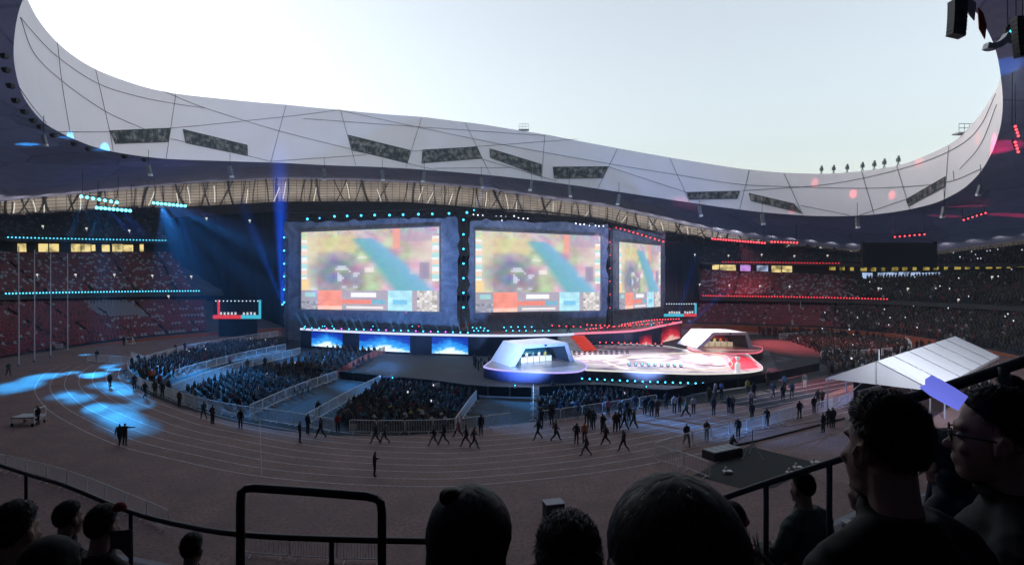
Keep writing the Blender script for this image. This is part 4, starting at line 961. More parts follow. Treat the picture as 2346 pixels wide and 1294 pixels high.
# arched dark columns and light tubes on the lattice wall
def fac(px, f, out=0.3):
    E, T = back_ring, FT; xs = FACXS; k = max(0, min(len(xs) - 2, next((j for j in range(len(xs) - 1) if xs[j + 1][0] >= px), len(xs) - 2))); t = (px - xs[k][0]) / (xs[k + 1][0] - xs[k][0])
    a = E[xs[k][1]].lerp(E[xs[k + 1][1]], t); b_ = T[xs[k][1]].lerp(T[xs[k + 1][1]], t); return a.lerp(b_, f) - WN_[xs[k][1]] * out + inv
FACXS = sorted((CX + FPX * back_ring[i].x / back_ring[i].y, i) for i in range(NPH) if back_ring[i].y > 20 and (PH[i] < math.pi * 1.03 or PH[i] > 1.97 * math.pi))
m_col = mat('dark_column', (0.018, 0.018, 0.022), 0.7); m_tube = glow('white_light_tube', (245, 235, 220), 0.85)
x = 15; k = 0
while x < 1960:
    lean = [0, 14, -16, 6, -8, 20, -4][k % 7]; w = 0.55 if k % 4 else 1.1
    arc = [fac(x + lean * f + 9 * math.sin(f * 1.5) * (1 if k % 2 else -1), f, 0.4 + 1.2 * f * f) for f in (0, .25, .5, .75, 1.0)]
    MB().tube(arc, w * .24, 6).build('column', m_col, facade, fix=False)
    if k % 3 == 0 or k % 7 == 2:
        l2 = lean * (-1 if k % 2 else .8); f0, f1 = (0.02, .62) if k % 2 else (.12, .85)
        MB().tube([fac(x + 11 + l2 * f + 4 * math.sin(f * 2), f, 0.75) for f in (f0, (f0 + f1) / 2, f1)], 0.13, 5).build('light_tube', m_tube, facade, fix=False)
    x += [23, 31, 18, 27, 36, 20][k % 6]; k += 1
# unseen warm spots added above the back rows, washing the lattice wall
for i in range(2, 152, 2):
    p = back_ring[i % NPH] - WN_[i % NPH] * 6.0 + Vector((0, 0, 1.6)); t = back_ring[i % NPH] + Vector((0, 0, 4.0))
    lamp('facade_fill', 'SPOT', p, t, 300 if PH[i] > 1.0 else 70, (1.0, 0.90, 0.78), R(95), 1.0, 0.4, facade)

# scoreboard, dark, hanging in front of the far right tiers
A, B = D(1973, 612, 128), D(2152, 612, 126); T = D(1973, 556, 128).z; c = (A + B) / 2
sb = empty('scoreboard', (c.x, c.y, A.z)); tag(sb, 'big dark scoreboard panel standing at the top of the far tiers', 'scoreboard'); w = (B - A).length; h = T - A.z
MB().box((0, 0.4, h / 2), (w, .8, h)).build('panel_body', mat('scoreboard_dark', (0.02, 0.025, 0.032), .5, noise_scale=.6), sb); MB().box((0, -.05, h / 2), (w * .96, .1, h * .93)).build('display', mat('scoreboard_face', (0.012, .016, .022), .35, noise_scale=2), sb)
MB().box((-w / 2, .4, h / 2), (.25, .95, h + .4)).build('side_post', m_black, sb); MB().box((w / 2, .4, h / 2), (.25, .95, h + .4)).build('side_post', m_black, sb)

# hanging loudspeakers below the rim of the roof
def speaker(px, py, d, lean, label, hpx=22):
    p = D(px, py, d); s = hpx / FPX * d; root = empty('hanging_speaker', p); tag(root, label, 'loudspeaker', 'loudspeakers hanging under the roof')
    mb = MB(); n_ = 8
    for k in range(n_):
        t = k / (n_ - 1); mb.box((lean * s * .35 * (1 - t) ** 1.6, 0, s * (0.08 + .92 * t)), (s * .32, s * .35, s / n_ * .9), rot=Matrix.Rotation(-lean * (1 - t) * .6, 3, 'Y'))
    mb.build('speaker_array', mat('grey_speaker', (0.16, 0.17, 0.20), .6), root)
    MB().box((lean * s * .42, -.1, s * -.02), (s * .34, s * .3, s * .22)).build('end_box', mat('pale_speaker', (0.62, 0.65, 0.70), .5), root)
    MB().tube([(0, 0, s), (0, 0, s + 3)], .05, 4).build('cable', m_black, root, fix=False)
places = ['above the blue ceiling spots', 'left of the tall blue beam over the short lamp bar', 'where the tall blue beam starts left of it', 'just right of the tall blue beam', 'over the start of the widest screen', 'over the middle of the widest screen', 'over the gap between the first two screens', 'over the middle screen', 'over the end of the middle screen', 'over the gap before the narrow screen', 'above the long red lamp bar start', 'above the short red lamp bar', 'above the dark scoreboard edge', 'beside the small red lamp bar high under the roof', 'close to the curve of the roof opening']
for i, (px, py, ln) in enumerate([(100, 333, .7), (340, 401, .6), (527, 405, .5), (743, 412, 0), (876, 413, .2), (972, 416, -.3), (1103, 430, .3), (1218, 436, -.4), (1304, 450, .3), (1418, 468, -.4), (1602, 494, .4), (1746, 513, .2), (1964, 521, .1), (2163, 497, -.5), (2246, 447, -.7)]):
    speaker(px, py, ring_hit(px) - 6, ln, 'grey hanging loudspeaker ' + places[i])
# roof fittings at the top right corner
def line_array(px, py, d, label, m, hpx, wpx, curve):
    p = D(px, py, d); u = d / FPX; root = empty('line_array_speaker', p); tag(root, label, 'loudspeaker')
    n_ = 9; mb = MB()
    for k in range(n_):
        t = k / n_; mb.box((curve * u * t * t, 0, -hpx * u * (t + .5 / n_)), (wpx * u, wpx * u * .8, hpx * u / n_ * .93), rot=Matrix.Rotation(-.25 * t * (1 if curve > 0 else -1), 3, 'Y'))
    mb.build('cabinet_stack', m, root); MB().tube([(-.3 * wpx * u, 0, 0), (-.3 * wpx * u, 0, 3)], .03, 4).tube([(.3 * wpx * u, 0, 0), (.3 * wpx * u, 0, 3)], .03, 4).build('hoist_chain', m_black, root, fix=False)
line_array(2194, 2, 34, 'dark line array loudspeaker hanging against the sky at the top corner', mat('dark_speaker', (0.015, .02, .03), .5), 82, 30, -5)
line_array(2335, 40, 34, 'dark lamp cluster hanging beside the red flag', m_black, 90, 24, 8)
def arc_array(label):
    P_ = [(2258, 106), (2268, 109), (2280, 107), (2292, 101), (2302, 92), (2310, 80)]; root = empty('curved_speaker', D(*P_[0], 36)); tag(root, label, 'loudspeaker')
    mb = MB()
    for a, b_ in zip(P_, P_[1:]): mb.beam(D(*a, 36) - root.location, D(*b_, 36) - root.location, .45, .36)
    mb.build('curved_cabinet', mat('pale_speaker', (0.62, 0.65, 0.70), .5), root); MB().tube([(1.3, 0, .7), (1.3, 0, 4)], .03, 4).build('hoist_chain', m_black, root)
arc_array('pale curved loudspeaker at the top corner below the flags')
def flag(pix, d, m, label):
    pts = [D(x, y, d) for x, y in pix]; o0 = pts[0]; mb = MB(); n_ = len(pts)
    f = [p - o0 + Vector((0, -.04, 0)) for p in pts]; b_ = [p - o0 + Vector((0, .04, 0)) for p in pts]
    mb.add(f + b_, [tuple(range(n_)), tuple(range(2 * n_ - 1, n_ - 1, -1))] + [(i, (i + 1) % n_, n_ + (i + 1) % n_, n_ + i) for i in range(n_)])
    o = mb.build('hanging_flag', m); o.location = o0; tag(o, label, 'flag', 'flags hanging from the roof edge')
flag([(2218, -6), (2236, 8), (2232, 48), (2220, 34), (2214, 20)], 40, mat('white_flag', (.30, .29, .36), .8), 'pale violet flag hanging from the roof edge')
flag([(2240, 18), (2252, 30), (2260, 60), (2256, 90), (2243, 66)], 40, mat('red_flag', (.20, .012, .012), .8), 'dark red flag hanging from the roof edge')
for (px, py, d, lab, c) in ((2310, 60, 36, 'blue lit moving head lamp at the top corner', m_cyan), (2320, 82, 36, 'blue lit moving head lamp below the dark lamp cluster', m_cyan), (2332, 102, 36, 'lowest blue lit moving head lamp at the top corner', m_cyan)):
    tl_ = stage_lamp(D(px, py, d), c, lab, rl=.12, group=None, hang=True)
lamp('tent_fill', 'SPOT', tl_.location + Vector((0, 0, -.9)), (44, 62, 4.5), 13500, (.82, .88, 1.0), R(52), 1.0, .4, tl_)  # fill spot added on the corner lamp to brighten the tent
lamp_bar(D(2326, 290, 50), D(2333, 312, 50), 2, 4, m_redl, 'cluster of red lamps near the edge of the roof opening', r=.1)
# things on the roof rim
for i, (px, py) in enumerate([(1882, 398), (1910, 397), (1941, 395), (1976, 391), (2003, 388), (2026, 384), (2058, 378)]):
    d = ring_hit(px) + .8; p = D(px, py, d); root = empty('rim_floodlight', p); tag(root, 'small floodlight on a tripod standing on the roof rim', 'floodlight', 'floodlights on the roof rim')
    MB().tube([(-.6, 0, -1), (0, 0, .6)], .07, 4).tube([(.6, 0, -1), (0, 0, .6)], .07, 4).tube([(0, .5, -1), (0, 0, .6)], .07, 4).build('tripod', m_steel, root, fix=False)
    MB().box((0, 0, .95), (.6, .5, .7)).box((0, -.1, 1.5), (.3, .3, .5)).build('lamp_head', mat('grey_housing', (.12, .14, .15), .6), root)
for (px, py, lab, s) in ((1200, 299, 'small maintenance platform on the roof rim above the middle screen', 1.0), (2208, 308, 'small maintenance cradle on the curved end of the roof rim', 1.0)):
    d = ring_hit(px) + 1.0; root = empty('maintenance_platform', D(px, py, d)); tag(root, lab, 'platform', 'platforms on the roof rim')
    MB().box((0, 0, .1), (2.8 * s, 1.6, .25)).build('platform_floor', m_steel, root); rl_ = MB()
    for x_ in (-1.3, -.4, .4, 1.3): rl_.tube([(x_, -.7, .2), (x_, -.7, 1.6)], .05, 4)
    rl_.tube([(-1.3, -.7, 1.6), (1.3, -.7, 1.6)], .05, 4).tube([(-1.3, -.7, .9), (1.3, -.7, .9)], .05, 4).build('guard_rail', m_steel, root, fix=False)

# ------------------------------------------------------------------ dark drape over the blocked seats, dark sheet for dim seats
def drape(pix, d, label):
    n_ = 40; (tl, tr_2, br_, bl_) = [Vector((*p, 0)) for p in pix]; v = []; o0 = D(pix[3][0], pix[3][1], d[0])
    for j in range(2):
        for i in range(n_ + 1):
            t = i / n_; p = tl.lerp(tr_2, t) if j else bl_.lerp(br_, t); q = D(p.x, p.y, d[0] + (d[1] - d[0]) * t + .35 * math.sin(i * 1.9) * (1 if not j else .6)); v.append(q - o0)
    o = MB().add(v, [(i, i + 1, n_ + 2 + i, n_ + 1 + i) for i in range(n_)]).build('black_drape', m_drape, smooth=True, fix=False); o.location = o0; return tag(o, label, 'drape', 'drapes hiding the empty seats')
m_drape = mat('navy_black_drape', (0.006, 0.010, 0.017), .9, noise_scale=.7, noise_amt=.4)
drape([(366, 500), (652, 484), (652, 772), (448, 740)], (148, 132), 'huge dark drape covering the empty seats beside the widest set wall')
drape([(1524, 552), (1604, 560), (1600, 752), (1524, 752)], (146, 150), 'added dark sheet standing in for dim seats behind the small side screen at the red end')  # no drape here: dark sheet added in place of dim, faded seats

# ------------------------------------------------------------------ seats
def rows_on(lo, hi, i0, i1, nrow, step):
    for r_ in range(nrow):
        f = (r_ + .5) / nrow; acc = rng.uniform(0, step)
        i = i0
        while i < i1:
            a = EDGE[lo][i % NPH].lerp(EDGE[hi][i % NPH], f) if isinstance(lo, str) else lo[i % NPH].lerp(EDGE[hi][i % NPH], f)
            b_ = EDGE[lo][(i + 1) % NPH].lerp(EDGE[hi][(i + 1) % NPH], f) if isinstance(lo, str) else lo[(i + 1) % NPH].lerp(EDGE[hi][(i + 1) % NPH], f)
            L = (b_ - a).length; t = acc
            while t < L:
                yield r_, i + t / L, a.lerp(b_, t / L), WN_[i % NPH]; t += step
            acc = t - L; i += 1
seat_mats = [mat('red_seat', (0.15, 0.018, 0.032), .5), mat('pale_seat', (0.22, 0.22, 0.26), .5), mat('dark_red_seat', (0.065, 0.012, 0.022), .5), mat('white_cover', (.19, .18, .22), .7), mat('navy_seat', (.022, .028, .045), .6), mat('slate_seat', (.09, .10, .13), .6)]
def seat_shape(mb_, p, nrm, m, s=1.0):
    t = Vector((-nrm.y, nrm.x, 0)); w = .24 * s; h = .80 * s
    a = p - t * w; b_ = p + t * w; f = nrm * -.42 * s; up = Vector((0, 0, 1))
    q = [a + up * .42 + f, b_ + up * .42 + f, b_ + up * .45, a + up * .45, b_ + up * h + nrm * .1, a + up * h + nrm * .1, a + up * .30 + f, b_ + up * .30 + f, b_ + up * .3, a + up * .3, b_ + up * h + nrm * .15, a + up * h + nrm * .15]
    mb_.add(q, [(0, 1, 2, 3), (3, 2, 4, 5), (6, 7, 1, 0), (6, 0, 3, 9), (7, 8, 2, 1), (5, 4, 10, 11)], m)
seats = MB(); near_seats = []
def pxy(p): return (CX + FPX * p.x / p.y, HY - FPX * (p.z - HCAM) / p.y)
SEATED_STAND = []
def aisle(fi, w=.16, per=4.5): return (fi % per) < w * 1.3
iL0, iL1 = 96, 150
for (lo, hi, nrow, name) in ((inner_cap, 'low_back', 24, 'low'), ('mid_front', 'mid_back', 24, 'mid'), ('up_front', 'up_back', 22, 'up')):
    for r_, fi, p, nrm in rows_on(lo, hi, -4 % NPH - NPH, 152, nrow, .62):
        if p.y < 25: continue
        px, py = pxy(p)
        if not (-8 < px < 2354): continue
        if 372 + (py - 520) * .45 < px < 1522 and name != 'low': continue
        if name == 'low' and 470 < px < 1560: continue
        if aisle(fi): continue
        q = rng.random()
        right = px > 1200
        crowd_edge = {'low': 1905 + (py - 700) * .3, 'mid': 1950, 'up': 2160}[name]
        if right and px > crowd_edge + rng.normal(0, 26):
            SEATED_STAND.append((p, nrm)); continue
        if not right and name == 'low' and 185 + (py - 690) * 1.1 < px < 285 + (py - 690) * 1.6 and 693 < py < 730: m_ = 3
        elif name == 'mid': m_ = 1 if q < .20 else (0 if q < .72 else 2)
        elif name == 'up': m_ = 4 if q < .8 else (5 if q < .93 else 2)
        else:
            m_ = 1 if q < .05 else (0 if q < .8 else 2)
            if not right and px > 262 and py > 712 and r_ % 5 == 0: m_ = 1 if q < .5 else 0
        seat_shape(seats, p, nrm, m_)
so = seats.build('seat_rows', seat_mats, None, fix=False); so.location = (0, 0, 0); so.parent = bowl; so.matrix_parent_inverse = Matrix.Translation(inv)
so['kind'] = 'stuff'
# small lamps and signs on the tiers
m_dot = glow('small_tier_lamp', (235, 235, 225), .9); 
TL = [(98, 518), (198, 523), (296, 528), (85, 629), (173, 629), (262, 629), (349, 631), (438, 633), (572, 505), (473, 500), (386, 678), (1592, 583), (1669, 585), (1745, 583), (1820, 586), (1896, 585), (1603, 651), (1671, 653), (1741, 655), (1809, 656), (1945, 659), (2013, 660), (2080, 661), (2322, 664), (2196, 686), (2273, 634)]
d0 = None
for k, (px, py) in enumerate(TL):
    d = 138 if px < 1000 else 165 if px < 1950 else 140
    o = MB().box((0, 0, 0), (.34, .16, .28)).box((0, .1, -.3), (.05, .05, .4)).build('tier_lamp', m_dot) if d0 is None else d0.copy()
    if d0 is None: d0 = o
    else: COL.objects.link(o)
    o.location = D(px, py, d - 22); tag(o, 'small white lamp on a post among the tier seats', 'tier lamp', 'small lamps in the tiers')

# small dark downlights along the edge of the ceiling
for k, (px, py) in enumerate([(16, 22), (12, 85), (10, 128), (14, 160), (24, 196), (36, 230), (56, 256), (76, 276), (92, 290), (122, 310), (170, 330), (202, 341), (285, 358), (330, 366)]):
    nearside = px < 60 and py < 150
    d = 78 if py < 200 else ring_hit(max(px, 34)) - 2.5
    o = MB().box((0, 0, 0), (.7, .7, .45)).box((0, 0, -.3), (.5, .5, .2)).build('downlight', m_black) if k == 0 else dl0.copy()
    if k == 0: dl0 = o
    else: COL.objects.link(o)
    o.location = D(px, py, d); tag(o, 'small dark downlight fixed near the curved edge of the ceiling', 'downlight', 'downlights along the ceiling edge')

# ================================================================== BARRIERS, TENT, CRANE, POLES
m_galv = mat('galvanised_steel', (0.78, 0.80, 0.83), 0.45, 0.0)
def rrect(w, z0, z1, r):
    pts = []
    for (cx, cz, a0) in ((w / 2 - r, z0 + r, -90), (w / 2 - r, z1 - r, 0), (-w / 2 + r, z1 - r, 90), (-w / 2 + r, z0 + r, 180)):
        for k in range(4): a = R(a0 + 30 * k); pts.append((cx + r * math.cos(a), 0, cz + r * math.sin(a)))
    return pts + [pts[0]]
BL = 2.3
barrier0 = MB().tube(rrect(BL, .16, 1.12, .12), .030, 5).build('crowd_barrier', m_galv, fix=False)
bars = MB()
for k in range(1, 17): x_ = -BL / 2 + BL * k / 17; bars.tube([(x_, 0, .17), (x_, 0, 1.11)], .015, 4, cap=False)
bars.build('bars', m_galv, barrier0, fix=False)
for s_ in (-1, 1):
    MB().tube([(s_ * .8, -.30, .02), (s_ * .8, -.05, .10), (s_ * .8, 0, .18), (s_ * .8, .05, .10), (s_ * .8, .30, .02)], .022, 5).build('foot', m_galv, barrier0, fix=False)
cloth0 = MB().tube(rrect(BL, .12, 1.12, .08), .022, 4).build('covered_barrier', m_black, fix=False)
MB().box((0, 0, .6), (BL * .97, .03, 1.0)).build('cloth_cover', m_blackcloth, cloth0)
B_USED = {}
def fence(pix, label, group, proto=None, step=2.36, z=0.0):
    proto = proto or barrier0
    pts = [G(*p, z) for p in pix]; pl = polyline(crom(pts, 5) if len(pts) > 2 else pts, step)
    for a, b_ in zip(pl, pl[1:]):
        c = (a + b_) / 2; o = proto if not B_USED.get(proto.name) else copy_tree(proto); B_USED[proto.name] = True
        o.location = (c.x, c.y, z + .015); o.rotation_euler = (0, 0, math.atan2(b_.y - a.y, b_.x - a.x)); tag(o, label, 'barrier', group)
FEN = [([(-30, 1070), (60, 1092), (135, 1112), (205, 1137), (275, 1168), (345, 1198), (420, 1235)], 'steel crowd barrier along the outer edge of the track by the near stand'),
    ([(560, 1272), (700, 1283), (860, 1289), (1000, 1287)], 'steel crowd barrier under the near stand, seen through the pipe rail frame'),
    ([(292, 852), (298, 870), (325, 890), (370, 906), (415, 924), (490, 945), (570, 960), (640, 968), (700, 979), (770, 991)], 'steel barrier along the curved inner edge of the track beside the seated blocks'),
    ([(800, 992), (870, 994), (955, 993), (1030, 991), (1090, 985), (1160, 976), (1225, 969)], 'steel barrier between the track and the middle seated block'),
    ([(1232, 971), (1300, 962), (1400, 947), (1525, 926)], 'steel barrier between the track and the blue lit seated block'),
    ([(292, 846), (350, 828), (430, 806), (540, 786), (652, 768)], 'steel barrier behind the rearmost seated blocks'),
    ([(300, 822), (330, 836), (250, 832), (180, 826)], 'steel barrier across the track bend near the poles'),
    ([(400, 868), (480, 844), (560, 823), (670, 800)], 'steel barrier on the far side of the first aisle'),
    ([(395, 905), (470, 875), (560, 845), (690, 812)], 'steel barrier on the near side of the first aisle'),
    ([(572, 955), (680, 905), (777, 868)], 'steel barrier on the far side of the aisle left of the middle block'.replace('left of', 'beside')),
    ([(702, 977), (790, 925), (875, 880)], 'steel barrier closing the side of the middle block towards the poles'),
    ([(1043, 988), (1075, 940), (1100, 908)], 'steel barrier closing the side of the middle block towards the round stage'),
    ([(1221, 966), (1222, 935), (1222, 900)], 'steel barrier in a row pointing straight at the round stage'),
    ([(1500, 1056), (1570, 1075), (1630, 1099), (1690, 1124)], 'steel barrier along the side of the black mat with the camera crane'),
    ([(1500, 1050), (1560, 1030), (1630, 1010), (1735, 984), (1800, 965), (1862, 944)], 'steel barrier between the camera crane and the walking people'),
    ([(1660, 1142), (1690, 1124), (1690, 1124)], 'steel barrier at the corner of the crane mat beside the handrail'),
    ([(1870, 950), (1960, 922), (2040, 900)], 'steel barrier beside the white tent'),
    ([(1785, 778), (1900, 772), (2060, 783), (2090, 800)], 'steel barrier behind the far standing crowd'),
    ([(1880, 822), (1980, 818), (2085, 808)], 'steel barrier in front of the far seated block')]
for pix, lab in FEN: fence(pix, lab, lab.replace('steel barrier', 'barriers').replace('steel crowd barrier', 'crowd barriers'))
fence([(777, 870), (875, 882), (990, 893), (1100, 908), (1235, 912)], 'black covered barrier in front of the middle seated block', 'black covered barriers before the seats', cloth0)
fence([(1235, 910), (1370, 904), (1520, 918), (1600, 902), (1700, 888), (1800, 868), (1880, 850)], 'black covered barrier curving in front of the blue lit block and round the stage', 'black covered barriers round the stage', cloth0)
redb = cloth0.copy(); COL.objects.link(redb); redb.name = 'striped_barrier'
rb = MB(); 
for k in range(9): rb.box((-BL / 2 + .2 + k * .24, 0, .6), (.10, .03, .95))
rb.build('orange_slats', mat('orange_slat', (.40, .10, .06), .6), redb); B_USED['striped_barrier'] = False
fence([(772, 868), (830, 833), (890, 806)], 'barrier with orange slats beside the dark block next to the stage', 'orange slatted barriers', redb, step=2.4)
fence([(695, 862), (740, 866), (777, 870)], 'black covered barrier joining the orange slatted row', 'black covered barriers by the aisle', cloth0)

# white tent
tent = empty('marquee_tent', (0, 0, 0)); m_tentw = mat('white_tent_fabric', (.78, .79, .82), .6, noise_scale=.8, noise_amt=.06, transl=(.16, .16, .18)); m_pole = mat('tent_pole', (.45, .46, .48), .4, .3)
EA = Vector((30.2, 58.4, 0)); ax = (Vector((57.7, 73.7, 0)) - Vector((36.5, 54.2, 0))).normalized(); cr_ = Vector((ax.y, -ax.x, 0)); cr_ = (cr_ * .9 + Vector((.83, -.55, 0)) * .35).normalized(); TW, TL_, TH, TR = 8.2, 29.5, 3.3, 5.35
tent.location = EA; tag(tent, 'long white peaked marquee tent standing beside the track', 'tent'); P_t = lambda u, v, z: cr_ * (u * TW) + ax * (v * TL_) + Vector((0, 0, z))
mb = MB(); nb = 6
for k in range(nb):
    v0, v1 = k / nb, (k + 1) / nb; sag = .0
    mb.quad(P_t(-.02, v0, TH), P_t(-.02, v1, TH), P_t(.5, v1, TR), P_t(.5, v0, TR)); mb.quad(P_t(.5, v0, TR), P_t(.5, v1, TR), P_t(1.02, v1, TH), P_t(1.02, v0, TH))
    for u in (-.02, 1.02): mb.quad(P_t(u, v0, TH), P_t(u, v1, TH), P_t(u, v1, TH - .3), P_t(u, v0, TH - .3))
mb.build('roof_fabric', m_tentw, tent, fix=False)
for v, nm in ((0, 'gable'), (1, 'gable')): MB().add([P_t(-.02, v, TH - .05), P_t(1.02, v, TH - .05), P_t(.5, v, TR)], [(0, 1, 2)]).build(nm, m_tentw, tent, fix=False)
for k in range(nb + 1):
    f = MB(); v = k / nb
    f.tube([P_t(-.02, v, TH + .02), P_t(.5, v, TR + .03), P_t(1.02, v, TH + .02)], .035, 4).build('roof_seam', mat('tent_seam', (.10, .11, .13), .6), tent, fix=False)
    for u in (0, 1): MB().tube([P_t(u, v, 0), P_t(u, v, TH)], .07, 6).build('post', m_pole, tent)
MB().tube([P_t(0, 0, .1), P_t(.35, .02, TH)], .05, 5).build('brace', m_pole, tent); MB().tube([P_t(1, 0, .1), P_t(.8, .02, TH)], .05, 5).build('brace', m_pole, tent); MB().tube([P_t(.5, 0, TH), P_t(.5, 0, TR)], .05, 5).build('king_post', m_pole, tent)
MB().quad(P_t(.04, .2, .05), P_t(.04, 1, .05), P_t(.04, 1, TH - .3), P_t(.04, .2, TH - .3)).build('side_wall', m_blackcloth, tent, fix=False)

# flag poles
for i, (px, by, ty, lab) in enumerate([(43, 838, 565, 'tallest thin white pole closest to the blue pools'), (79, 828, 572, 'second thin white pole between the tallest and the signed one'), (116, 818, 580, 'third thin white pole beside the small white sign'), (155, 806, 580, 'last thin white pole in the row, closest to the set walls'), (1808, 752, 695, 'thin pole before the red seats beside the red booth'), (1834, 750, 690, 'thin pole before the red seats closer to the crowd'), (1416 + 598, 905, 800, 'tall thin pole in front of the white tent')]):
    g = G(px, by); h = (by - ty) / FPX * g.y; root = empty('flag_pole', g); tag(root, lab, 'pole', 'thin poles round the field' if i < 6 else None)
    MB().tube([(0, 0, 0), (0, 0, h)], .1, 6, radii=[.10, .06]).build('pole', mat('pale_pole', (.5, .52, .56), .4), root); MB().tube([(0, 0, 0), (0, 0, .25)], .22, 8).build('base', m_steel, root)
sg = empty('field_sign', G(135, 803)); tag(sg, 'small white blank sign board standing by the poles', 'sign'); MB().box((0, 0, .75), (1.3, .06, .8)).build('sign_board', mat('white_board', (.6, .6, .62), .5), sg); MB().tube([(-.5, .05, 0), (-.5, .05, .6)], .03, 4).tube([(.5, .05, 0), (.5, .05, .6)], .03, 4).build('leg_frame', m_steel, sg, fix=False)
for px, py, d_, lab in ((810, 972, None, 'white notice board on the barrier by the middle block'), (621, 859, None, 'small white notice at the end of the middle aisle'), (1002, 876, None, 'cyan lit notice on the black barrier before the middle block'), (1303, 895, None, 'pale notice on the black barrier before the blue lit block')):
    p = G(px, py + 8, .7); o = MB().box((0, 0, .15), (.55, .03, .45)).box((0, .03, -.3), (.04, .03, .8)).build('notice_board', mat('white_board', (.6, .6, .62), .5)); o.location = p + Vector((0, -.12, 0)); tag(o, lab, 'notice')

# scaffold cart on the track
ct = empty('stage_cart', G(66, 972)); tag(ct, 'low pale scaffold cart with side rails parked on the track bend', 'cart')
MB().box((0, 0, .75), (2.1, 1.4, .12)).build('platform', mat('pale_board', (.45, .46, .48), .6), ct)
f = MB()
for x_ in (-1, 1):
    for y_ in (-.65, .65): f.tube([(x_, y_, 0), (x_, y_, 1.5 if x_ > 0 else .75)], .035, 5)
f.tube([(1, -.65, 1.5), (1, .65, 1.5)], .035, 5).tube([(1, -.65, .3), (1, .65, .7)], .03, 5).tube([(-1, -.65, .1), (1, -.65, .65)], .03, 5).build('rail_frame', m_galv, ct, fix=False)
for x_ in (-.9, .9): MB().tube([(x_, -.75, .14), (x_, -.65, .14)], .14, 10).tube([(x_, .65, .14), (x_, .75, .14)], .14, 10).build('wheel_pair', m_black, ct)

# camera crane on the black mat
cb_ = G(1722, 1052); crane = empty('camera_crane', cb_); tag(crane, 'long camera crane arm on a tripod over the black mat', 'camera crane')
piv = Vector((0, 0, 2.0)); a_end = D(1668, 1024, 47.2) - cb_; b_end = D(1935, 958, 56) - cb_; 
piv = D(1724, 1012, 48.5) - cb_
MB().beam(a_end, piv, .14, .22).beam(piv, b_end, .11, .16).tube([piv + Vector((0, 0, .9)), b_end], .02, 4).tube([piv + Vector((0, 0, .9)), a_end], .02, 4).tube([piv, piv + Vector((0, 0, .95))], .03, 4).build('arm', m_black, crane, fix=False)
for an in (80, 200, 320): MB().tube([piv, (math.cos(R(an)) * .9, math.sin(R(an)) * .9, .05)], .05, 5).build('tripod_leg', m_black, crane)
MB().box(a_end + Vector((0, 0, -.1)), (.7, .5, .5)).build('counterweight', m_black, crane); MB().box(b_end + Vector((.1, 0, -.3)), (.5, .35, .35)).tube([b_end + Vector((.1, -.3, -.3)), b_end + Vector((.1, -.6, -.3))], .1, 8).build('camera_head', m_black, crane)
cs = empty('equipment_case', G(1655, 1046)); tag(cs, 'grey topped row of equipment cases under the crane counterweight', 'equipment case'); f = MB()
f.box((0, 0, .3), (2.9, 1.2, .55), .5).build('case_body', mat('dark_case', (.03, .03, .035), .6), cs); f = MB()
for k in range(4): f.box((math.cos(.5) * (-1.05 + .7 * k), math.sin(.5) * (-1.05 + .7 * k), .61), (.64, 1.1, .07), .5)
f.build('case_lid', mat('grey_lid', (.30, .32, .35), .5), cs, fix=False)
for px, py, lab in ((1667, 1083, 'small white lamp on a foot at the barrier side of the black mat'), (1812, 1086, 'small white box near the handrail on the black mat'), (1868, 1062, 'small pale box at the far corner of the black mat'), (1828, 1074, 'low white tray on the edge of the black mat')):
    o = MB().box((0, 0, .10), (.55, .4, .14)).box((-.1, .05, .26), (.12, .1, .3)).build('floor_box', mat('white_box', (.55, .56, .58), .5)); o.location = G(px, py, 0.03); tag(o, lab, 'floor box')
bx = empty('loudspeaker_box', G(1268, 1186)); tag(bx, 'grey topped dark box standing at the near edge of the track', 'box'); MB().box((0, 0, .45), (1.05, .8, .85), .25).build('box_body', mat('dark_case', (.03, .03, .035), .6), bx); MB().box((0, 0, .90), (1.08, .83, .06), .25).build('box_lid', mat('grey_lid', (.30, .32, .35), .5), bx)
hp = empty('safety_net_frame', G(295, 788)); tag(hp, 'small pale goal frame leaning by the orange wall', 'goal frame'); MB().tube([(-.7, 0, 0), (-.7, 0, 1.2), (.7, 0, 1.2), (.7, 0, 0)], .06, 5).tube([(-.7, 0, 1.2), (-.7, .8, 0), (.7, .8, 0), (.7, 0, 1.2)], .05, 5).build('frame', m_galv, hp, fix=False)

